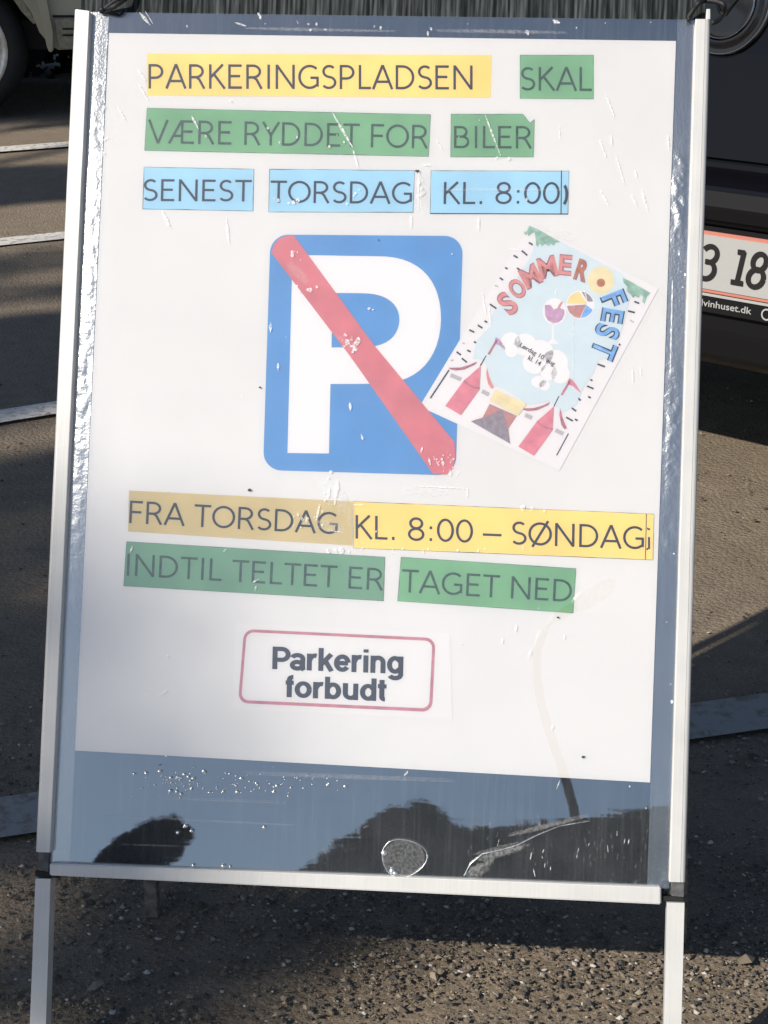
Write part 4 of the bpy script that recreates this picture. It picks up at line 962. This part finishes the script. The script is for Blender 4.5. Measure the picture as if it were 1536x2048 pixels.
# round chrome emblem on the tailgate
ez = 0.945; ex = -0.095
def emblem():
    y0 = tail_y(ez) - 0.002; seg = 48; tilt = 0.24
    def P(r, t, d): return Vector((ex + r * cos(t), y0 - d + r * sin(t) * tilt, ez + r * sin(t)))
    def lathe(name, pr, m, par):
        a = Acc()
        for i in range(seg):
            for (r, d) in pr: a.v.append(P(r, 2 * pi * i / seg, d))
        n = len(pr)
        for i in range(seg):
            for k in range(n - 1): a.f.append((i * n + k, ((i + 1) % seg) * n + k, ((i + 1) % seg) * n + k + 1, i * n + k + 1))
        return a.build(name, m, par, True)
    e = lathe('tailgate_emblem', [(.092, 0), (.090, .006), (.086, .008), (.080, .006), (.074, .010), (.070, .014), (.064, .014)], M['dark_gloss'], car)
    lathe('emblem_rim', [(.0895, .006), (.088, .0095), (.0862, .0085)], M['chrome'], e)
    lathe('emblem_dish', [(.0765, .003), (.070, .006), (.05, .010), (.001, .012)], M['dark_gloss'], e)
    lathe('emblem_ring', [(.062, .012), (.0605, .016), (.059, .016), (.0575, .012)], M['chrome'], e)
    a = Acc()
    for (p, q) in (((-.040, .036), (-.004, -.02)), ((.004, -.02), (.040, .036))):
        tube_pts(a, [Vector((ex + p[0], y0 - .012 + p[1] * tilt, ez + p[1])), Vector((ex + q[0], y0 - .013 + q[1] * tilt, ez + q[1]))], .003, 6)
    a.build('emblem_bars', M['dark_gloss'], e, True)
emblem()

# -- olive beige van on the left, seen side on; local x to the right along its side, y away
vp = ground(60, 240)
van = empty('parked_van', Matrix.Translation((-2.125, 8.93, 0)) @ Matrix.Rotation(rad(6), 4, 'Z'), 'olive beige van at the far left with one wheel and mud flap showing', 'van')
def arch_profile():
    pts = []
    r = 0.43
    # outline of the side in (x,z), wheel arch cut out around x=0; front arch around x=-2.7
    pts += [(0.47, 0.36)]
    pts += [(0.47 + .04, 0.34), (1.02, 0.36), (1.08, 0.45), (1.09, 0.75), (1.08, 1.2), (1.02, 1.75), (0.9, 1.86), (-2.3, 1.86), (-2.6, 1.80), (-3.2, 1.2), (-3.75, 1.0), (-3.85, 0.8), (-3.85, 0.45), (-3.7, 0.33), (-3.16, 0.33)]
    pts += [(-2.72 + r * cos(t), 0.33 + r * sin(t)) for t in [pi - pi * i / 14 for i in range(15)]]
    pts += [(-2.2, 0.32), (-0.5, 0.32)]
    pts += [(r * cos(t), 0.33 + r * sin(t)) for t in [pi - pi * i / 14 for i in range(14)]]
    return pts
ap = arch_profile()
secs = []
for y in (-0.06, -0.03, 0.0, 1.64, 1.67, 1.70):
    k = 0.97 if y in (-0.06, 1.70) else 1
    secs.append([Vector((-1.4 + (x + 1.4) * (1 if k == 1 else .995), y if z < 1.1 else y + (0.16 if y < 1 else -0.16) * min(1, (z - 1.1) / .7), z * (1 if k == 1 else .998))) for x, z in ap])
vb = loft(secs, 'body', M['olive'], van)
for (x, y, s) in ((0, 0.08, -1), (-2.72, 0.08, -1), (0, 1.56, 1), (-2.72, 1.56, 1)):
    w = wheel(van, 0, 0, 0.335, 0.21, 1); w.matrix_local = Matrix.Translation((x, y, 0)) @ (Matrix.Rotation(pi, 4, 'Z') if s < 0 else Matrix.Identity(4))
a = Acc(); a.box((-1.3, .82, .40), Vector((2.3, 0, 0)), Vector((0, .74, 0)), Vector((0, 0, .07))); a.build('underbody', M['under'], van)
a = Acc(); a.box((0, .82, .55), Vector((.48, 0, 0)), Vector((0, .6, 0)), Vector((0, 0, .12))); a.build('wheel_housing', M['under'], van)
# mud flap behind the wheel and vented lower panel
def slab(name, pts, y0, y1, m, bev=0.004):
    bm = bmesh.new(); f = [bm.verts.new((x, y0, z)) for x, z in pts]; b = [bm.verts.new((x, y1, z)) for x, z in pts]
    bm.faces.new(f); bm.faces.new(b[::-1]); n = len(pts)
    for i in range(n): bm.faces.new((f[i], b[i], b[(i + 1) % n], f[(i + 1) % n]))
    if bev: bmesh.ops.bevel(bm, geom=bm.edges[:], offset=bev, segments=1, affect='EDGES')
    return from_bm(name, bm, m, van)
slab('mud_flap', [(.395, .66), (.425, .50), (.445, .36), (.455, .33), (.475, .335), (.478, .42), (.462, .55), (.445, .68)], -.10, -.062, M['olive'], .006)
slab('arch_liner', [(.28, .60), (.33, .60), (.40, .47), (.385, .46), (.33, .52)], -.05, .2, M['olive_dk'])
pv = slab('vent_panel', [(.485, .49), (.92, .49), (.92, .36), (.62, .345), (.50, .345)], -.078, -.061, M['olive_dk'])
for z in (.445, .415):
    o = slab('vent_slot', [(.525, z), (.90, z), (.90, z - .008), (.525, z - .008)], -.083, -.0785, M['under'], 0); o.parent = pv
slab('side_seam', [(.48, .505), (1.0, .505), (1.0, .495), (.48, .495)], -.066, -.061, M['under'], 0)
slab('side_window', [(-2.5, 1.25), (-.2, 1.25), (-.2, 1.7), (-2.3, 1.7)], -.03, .1, M['glass'])
slab('rear_bumper', [(.6, .50), (1.16, .50), (1.16, .38), (.6, .38)], .1, 1.55, M['trim'], .01)

# ------------------------------------------------------------------ trees and a made-up strap post behind and beside the camera (seen in the film's reflection and by their shade)
M['bark'] = mat('bark', (0.055, 0.045, 0.035), 0.9, var=0.4, scale=14, bump=0.8, bscale=30, dist=0.02)
def leaf_mat(name, c):
    m, nt, b = new_mat(name); nz = nt.nodes.new('ShaderNodeNewGeometry')
    r = nt.nodes.new('ShaderNodeValToRGB'); r.color_ramp.elements[0].color = (*[x * .6 for x in c], 1); r.color_ramp.elements[1].color = (*[x * 1.5 for x in c], 1)
    nt.links.new(nz.outputs['Random Per Island'], r.inputs[0]); nt.links.new(r.outputs[0], b.inputs['Base Color']); b.inputs['Roughness'].default_value = 0.6
    return m
M['leaf'] = leaf_mat('green_leaves', (0.035, 0.06, 0.022))
M['leaf_hedge'] = leaf_mat('hedge_leaves', (0.006, 0.008, 0.005))  # leaf colour taken near black, shade put into it
M['leaf_dark'] = leaf_mat('dark_leaves', (0.016, 0.022, 0.012))
def tree(name, base, clumps, trunk_r, label, m, leaf, n_per, group=None, seed=1, wild=.5):
    """clumps: (centre offset from base, radii, share)"""
    rnd = random.Random(seed); root = empty(name, Matrix.Translation(base), label, 'tree', group)
    top = max((c[0] for c in clumps), key=lambda c: c[2]); a = Acc()
    mean = sum((Vector(c[0]) for c in clumps), Vector()) / len(clumps); fork = Vector((mean.x * .12, mean.y * .12, min(c[0][2] for c in clumps) * .55))
    tube_pts(a, [Vector((0, 0, -.05)), Vector((.02, 0, fork.z * .4)), fork, fork.lerp(mean, .5)], [trunk_r * 1.25, trunk_r, trunk_r * .8, trunk_r * .4], 12)
    for c, rr, _ in clumps:
        c = Vector(c); mid = fork.lerp(c, .55) + Vector((rnd.uniform(-.2, .2), rnd.uniform(-.2, .2), .25)); tube_pts(a, [fork.lerp(mean, .1), mid, c], [trunk_r * .5, trunk_r * .3, trunk_r * .08], 7)
    a.build('trunk', M['bark'], root, True)
    V = []; F = []
    for c, rr, share in clumps:
        c = Vector(c)
        for i in range(int(n_per * share)):
            while True:
                d = Vector((rnd.uniform(-1, 1), rnd.uniform(-1, 1), rnd.uniform(-1, 1)))
                if d.length < 1: break
            if d.length > 1 + wild * noise.noise(c + d * 2.5): continue
            p = c + Vector((d.x * rr[0], d.y * rr[1], d.z * rr[2])); s = leaf * rnd.uniform(.6, 1.3)
            x = Vector((rnd.gauss(0, 1), rnd.gauss(0, 1), rnd.gauss(0, 1))).normalized(); y = x.orthogonal().normalized() * .6; k = len(V)
            V += [p - x * s, p + y * s, p + x * s, p - y * s]; F.append((k, k + 1, k + 2, k + 3))
    mesh('crown', V, F, m, root)
    return root
def along(p, t): return p + SUN * t
pn = SIGN_M @ L(0, 1450, 0)
cl = []
big_base = Vector((-9.8, -3.4, 0))
def shade_clump(p, t, r, share): cl.append((along(p, t) - big_base, r, share))
shade_clump(SIGN_M @ L(20, 1450, 0), 21, (.33, .30, .23), .042)
shade_clump(SIGN_M @ L(-420, 1300, 0), 21, (.42, .36, .26), .07)
for (u, v) in ((-40, 700), (60, 730)): shade_clump(ground(u, v), 13.5, (.42, .36, .36), .7)
for (u, v) in ((-30, 368), (60, 366)): shade_clump(ground(u, v), 14, (.5, .42, .40), .7)
for (u, v) in ((250, 1985), (430, 1920)): shade_clump(ground(u, v), 14, (.24, .22, .18), .02)
for (u, v) in ((30, 1440), (-60, 1400), (90, 1500)): shade_clump(ground(u, v), 14, (.36, .32, .22), .5)
for (u, v) in ((40, 540), (40, 980), (-60, 1100)): shade_clump(ground(u, v), 17, (.5, .5, .45), .14)
for (u, v) in ((-60, 190), (90, 190), (60, 120)): shade_clump(ground(u, v), 15, (.8, .6, .6), 1.0)
shade_clump(Vector((-2.3, 8.8, .7)), 15, (.9, .7, .7), 1.1); shade_clump(Vector((-1.2, 9.0, .5)), 15, (.7, .7, .7), .9)
tree('shade_tree', big_base, cl, .22, 'leafy tree left of the board whose crown shades the lower left of the notice', M['leaf'], .075, 1500, None, 5)
# dark foliage added behind the far van to blacken the gap beneath it
def added_hedge():
    rnd = random.Random(9); root = empty('hedge', Matrix.Translation((-3.0, 11.3, 0)), 'dark clipped hedge behind the olive beige van', 'hedge'); V = []; F = []
    for i in range(26000):
        x, y, z = rnd.uniform(-4.5, 4.5), rnd.uniform(-.4, .4), rnd.uniform(0, 1.7); 
        y += .15 * noise.noise((x * 1.5, z * 1.5, 0))
        p = Vector((x, y, z)); s = rnd.uniform(.03, .065); d = Vector((rnd.gauss(0, 1), rnd.gauss(0, 1), rnd.gauss(0, 1))).normalized(); e = d.orthogonal().normalized() * .6; k = len(V)
        V += [p - d * s, p + e * s, p + d * s, p - e * s]; F.append((k, k + 1, k + 2, k + 3))
    mesh('foliage', V, F, M['leaf_hedge'], root)
    a = Acc()
    for i in range(14): tube_pts(a, [Vector((-4.3 + i * .66, 0, 0)), Vector((-4.3 + i * .66 + rnd.uniform(-.1, .1), 0, .9)), Vector((-4.3 + i * .66 + rnd.uniform(-.2, .2), 0, 1.5))], [.03, .022, .008], 6)
    tag(a.build('stems', M['bark'], root, True), kind='stuff')
added_hedge()
# trees mirrored in the film
def refl_dir(u, v):
    P = SIGN_M @ L(u, v, .0035); d = (P - CAM).normalized(); return P, d - 2 * d.dot(SN) * SN
def refl_pt(u, v, D):
    P, r = refl_dir(u, v); return P + r * (D / math.hypot(r.x, r.y))
def mirrored_tree(name, pts, D, label, seed, n, leaf=.06):
    cs = [(refl_pt(u, v, D), s) for u, v, s in pts]; b = sum((c for c, s in cs), Vector()) / len(cs); b.z = 0
    tree(name, b, [(c - b, (s, s * .8, s), 1) for c, s in cs], .14, label, M['leaf_dark'], leaf, n, 'dark trees mirrored in the film', seed, .12)
D = 20.0
PX = (D + 3.4) / 3500          # metres per photo pixel at that mirrored distance
def outline(pts, r, step=26):
    '''clumps set just below a crown's top outline, with a second row to fill it'''
    out = []
    for (u0, v0), (u1, v1) in zip(pts, pts[1:]):
        n = max(1, int(math.hypot(u1 - u0, v1 - v0) / step))
        for i in range(n):
            u, v = u0 + (u1 - u0) * i / n, v0 + (v1 - v0) * i / n; out.append((u, v + r, r * PX))
            if i % 2 == 0: out.append((u, v + r * 2.4, r * 1.6 * PX))
    return out
mirrored_tree('dark_tree', outline([(200, 1722), (225, 1690), (262, 1660), (305, 1640), (345, 1633), (372, 1640)], 15, 15) + [(362, 1672, 20 * PX), (340, 1700, 24 * PX), (300, 1705, 30 * PX), (250, 1720, 30 * PX), (290, 1740, 40 * PX)], D, 'small leaning dark tree mirrored at the lower left of the film', 21, 900, .035)
mirrored_tree('dark_tree', outline([(610, 1742), (660, 1706), (710, 1672), (750, 1642), (800, 1613), (845, 1600), (868, 1606)], 26) + [(850, 1650, 45 * PX), (820, 1690, 70 * PX), (760, 1720, 70 * PX), (870, 1700, 60 * PX), (700, 1750, 70 * PX)], D, 'dark tree with a pointed top mirrored at the bottom middle of the film', 22, 1100, .04)
mirrored_tree('dark_tree', outline([(885, 1640), (920, 1652), (1000, 1652), (1090, 1644), (1170, 1637), (1260, 1624), (1350, 1608), (1420, 1598)], 32, 30) + [(920 + 70 * i, 1745 - 6 * i, 75 * PX) for i in range(8)], D, 'broad dark tree mirrored at the lower right of the film', 23, 1100, .04)
# curved post, added so that its reflection draws a phone strap
strap_pts = [refl_pt(u, v, D - 2.5) for u, v in ((1162, 1680), (1150, 1630), (1138, 1580), (1122, 1530), (1102, 1470), (1086, 1410), (1078, 1350), (1080, 1300), (1094, 1262), (1118, 1232), (1150, 1212))]
lb = Vector((strap_pts[0].x, strap_pts[0].y, 0))
strap = empty('street_lamp', Matrix.Translation(lb), 'dark curved street lamp mirrored as a thin stem in the film', 'street lamp')
a = Acc(); tube_pts(a, [Vector((0, 0, 0)), Vector((0, 0, 1.5))] + [p - lb for p in strap_pts], .055, 10); a.build('lamp_post', M['trim'], strap, True)
a = Acc(); e = strap_pts[-1] - lb; q = (strap_pts[-1] - strap_pts[-2]).normalized(); tube_pts(a, [e, e + q * .1, e + q * .45, e + q * .55], [.06, .11, .10, .03], 10); a.build('lamp_head', M['rim'], strap, True)
